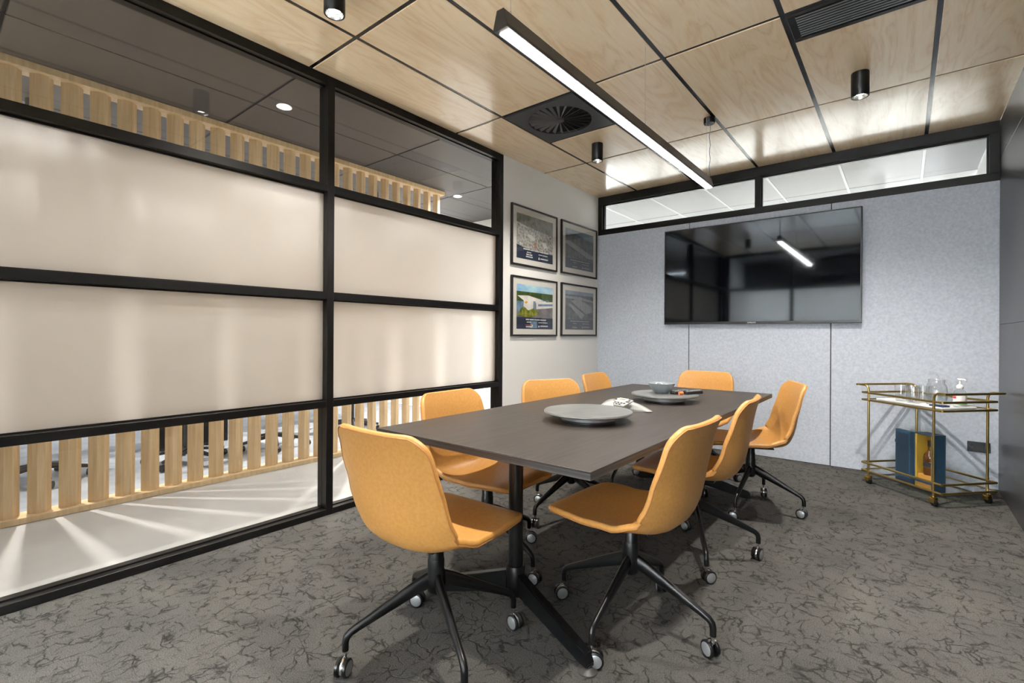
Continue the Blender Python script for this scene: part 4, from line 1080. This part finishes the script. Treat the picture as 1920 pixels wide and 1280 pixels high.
# ================================================================== OFFICE BEYOND THE SCREEN
def task_chair(x, y, a, lab):
    t = empty('task_chair', (x, y, 0), a); tag(t, lab, 'office chair', 'black office chairs beyond the slat screen')
    fab = noisy('charcoal_fabric', (0.012, 0.012, 0.014), (0.028, 0.028, 0.030), 80, 0.8)
    MB().bev(-0.24, -0.24, 0.43, 0.24, 0.24, 0.50, b=0.03, seg=3).build('seat', fab, t, 40)
    MB().bev(-0.26, -0.22, 0.56, -0.20, 0.22, 1.02, b=0.025, seg=3).build('backrest', fab, t, 40)
    MB().bev(-0.25, -0.03, 0.46, -0.21, 0.03, 0.60, b=0.005).build('back_stem', DARKP, t)
    MB().cyl((0, 0, 0.10), (0, 0, 0.43), 0.025, 16).build('gas_column', DARKP, t, 40)
    for s in (-1, 1):
        MB().tube([(0.0, 0.25 * s, 0.46), (0.0, 0.29 * s, 0.50), (0.0, 0.29 * s, 0.66), (0.10, 0.29 * s, 0.68), (-0.12, 0.29 * s, 0.68)], 0.016, 8).build('armrest', DARKP, t, 60)
    for k in range(5):
        q = 2 * PI * k / 5; c, s_ = math.cos(q), math.sin(q)
        lg = MB().tube([(0.02 * c, 0.02 * s_, 0.12), (0.30 * c, 0.30 * s_, 0.075)], [(0.022, 0.022), (0.014, 0.014)], 8).build('base_leg', DARKP, t, 60)
        MB().lathe([(0.0, -0.02), (0.027, -0.02), (0.03, 0.0), (0.027, 0.02), (0, 0.02)], 16, Matrix.Translation((0.30 * c, 0.30 * s_, 0.0305)) @ Matrix.Rotation(PI / 2, 4, 'X')).build('caster_wheel', RUBBER, lg, 40)
task_chair(-2.25, -4.35, 2.6, 'black office chair seen through the leftmost slats')
task_chair(-2.05, -3.45, 0.4, 'black office chair seen through the middle slats')
task_chair(-2.05, -2.70, 3.4, 'black office chair seen through the slats beside the partition post')
task_chair(-2.2, -1.75, 2.0, 'black office chair seen through the slats of the far bay')
def desk(x, y, lab):
    t = empty('office_desk', (x, y, 0)); tag(t, lab, 'desk')
    MB().bev(-0.4, -0.8, 0.70, 0.4, 0.8, 0.725, b=0.003).build('desktop', WHITEP, t)
    for sx in (-0.36, 0.36):
        for sy in (-0.74, 0.74): MB().bev(sx - 0.02, sy - 0.02, 0, sx + 0.02, sy + 0.02, 0.6995, b=0.003).build('leg', BLACK, t)
    MB().bev(-0.36, -0.72, 0.35, -0.34, 0.72, 0.69, b=0.002).build('modesty_panel', mat('panel_bluegrey', (0.16, 0.20, 0.27), 0.6), t)
desk(-3.1, -4.45, 'white topped office desk beyond the slats at the near end')
desk(-3.1, -2.15, 'white topped office desk beyond the slats at the far end')
# waste bin and pedestal, dark blocks seen in the slat gaps
t = empty('mobile_pedestal', (-2.75, -3.30, 0)); tag(t, 'black mobile drawer pedestal beyond the slats', 'drawer unit')
MB().bev(-0.2, -0.25, 0.03, 0.2, 0.25, 0.60, b=0.006).build('body', DARKP, t)
for k in range(3): MB().bev(0.2003, -0.24, 0.045 + k * 0.185, 0.212, 0.24, 0.215 + k * 0.185, b=0.003).build('drawer', BLACK, t)
for sx in (-0.15, 0.15):
    for sy in (-0.2, 0.2): MB().cyl((sx, sy, 0.0), (sx, sy, 0.031), 0.015, 12).build('foot', RUBBER, t)

# ================================================================== PLANT BEYOND THE CLERESTORY
t = empty('potted_plant', (2.83, 0.42, 0)); tag(t, 'leafy plant whose top shows in the right clerestory pane', 'plant')
MB().lathe([(0.0, 0.0), (0.13, 0.0), (0.16, 0.34), (0.15, 0.34), (0.14, 0.30), (0.0, 0.30)], 28).build('pot', WHITEP, t, 40)
G1 = noisy('leaf_green', (0.10, 0.16, 0.10), (0.20, 0.27, 0.19), 14, 0.4)
st = [(0, 0, 0.3), (0.01, 0.01, 1.0), (-0.01, 0.0, 1.8), (0.0, 0.0, 2.36)]
MB().tube(st, 0.008, 8).build('stem', mat('stem_brown', (0.12, 0.09, 0.05), 0.7), t, 60)
def leaf():
    vs, fs = [], []
    n = 7
    for i in range(n + 1):
        s = i / n; w = 0.026 * math.sin(PI * min(s * 0.96 + 0.03, 1)) ** 0.8; z = 0.02 * math.sin(PI * s)
        vs += [(s * 0.085, -w, z + 0.006), (s * 0.085, 0, z), (s * 0.085, w, z + 0.006)]
    for i in range(n):
        a = 3 * i; fs += [(a, a + 1, a + 4, a + 3), (a + 1, a + 2, a + 5, a + 4)]
    off = len(vs); vs += [(x, y_, z - 0.0012) for x, y_, z in vs]
    fs += [tuple(off + q for q in reversed(f)) for f in fs]
    return MB().add(vs, fs).mesh('leaf', G1, 60)
lm = leaf()
for k in range(26):
    z = 1.2 + 1.16 * (k / 25.0)
    o = obj('leaf', lm, t, (0.0, 0.0, z)); o.rotation_euler = (random.uniform(-0.3, 0.3), random.uniform(-0.9, 0.1), k * 2.4)
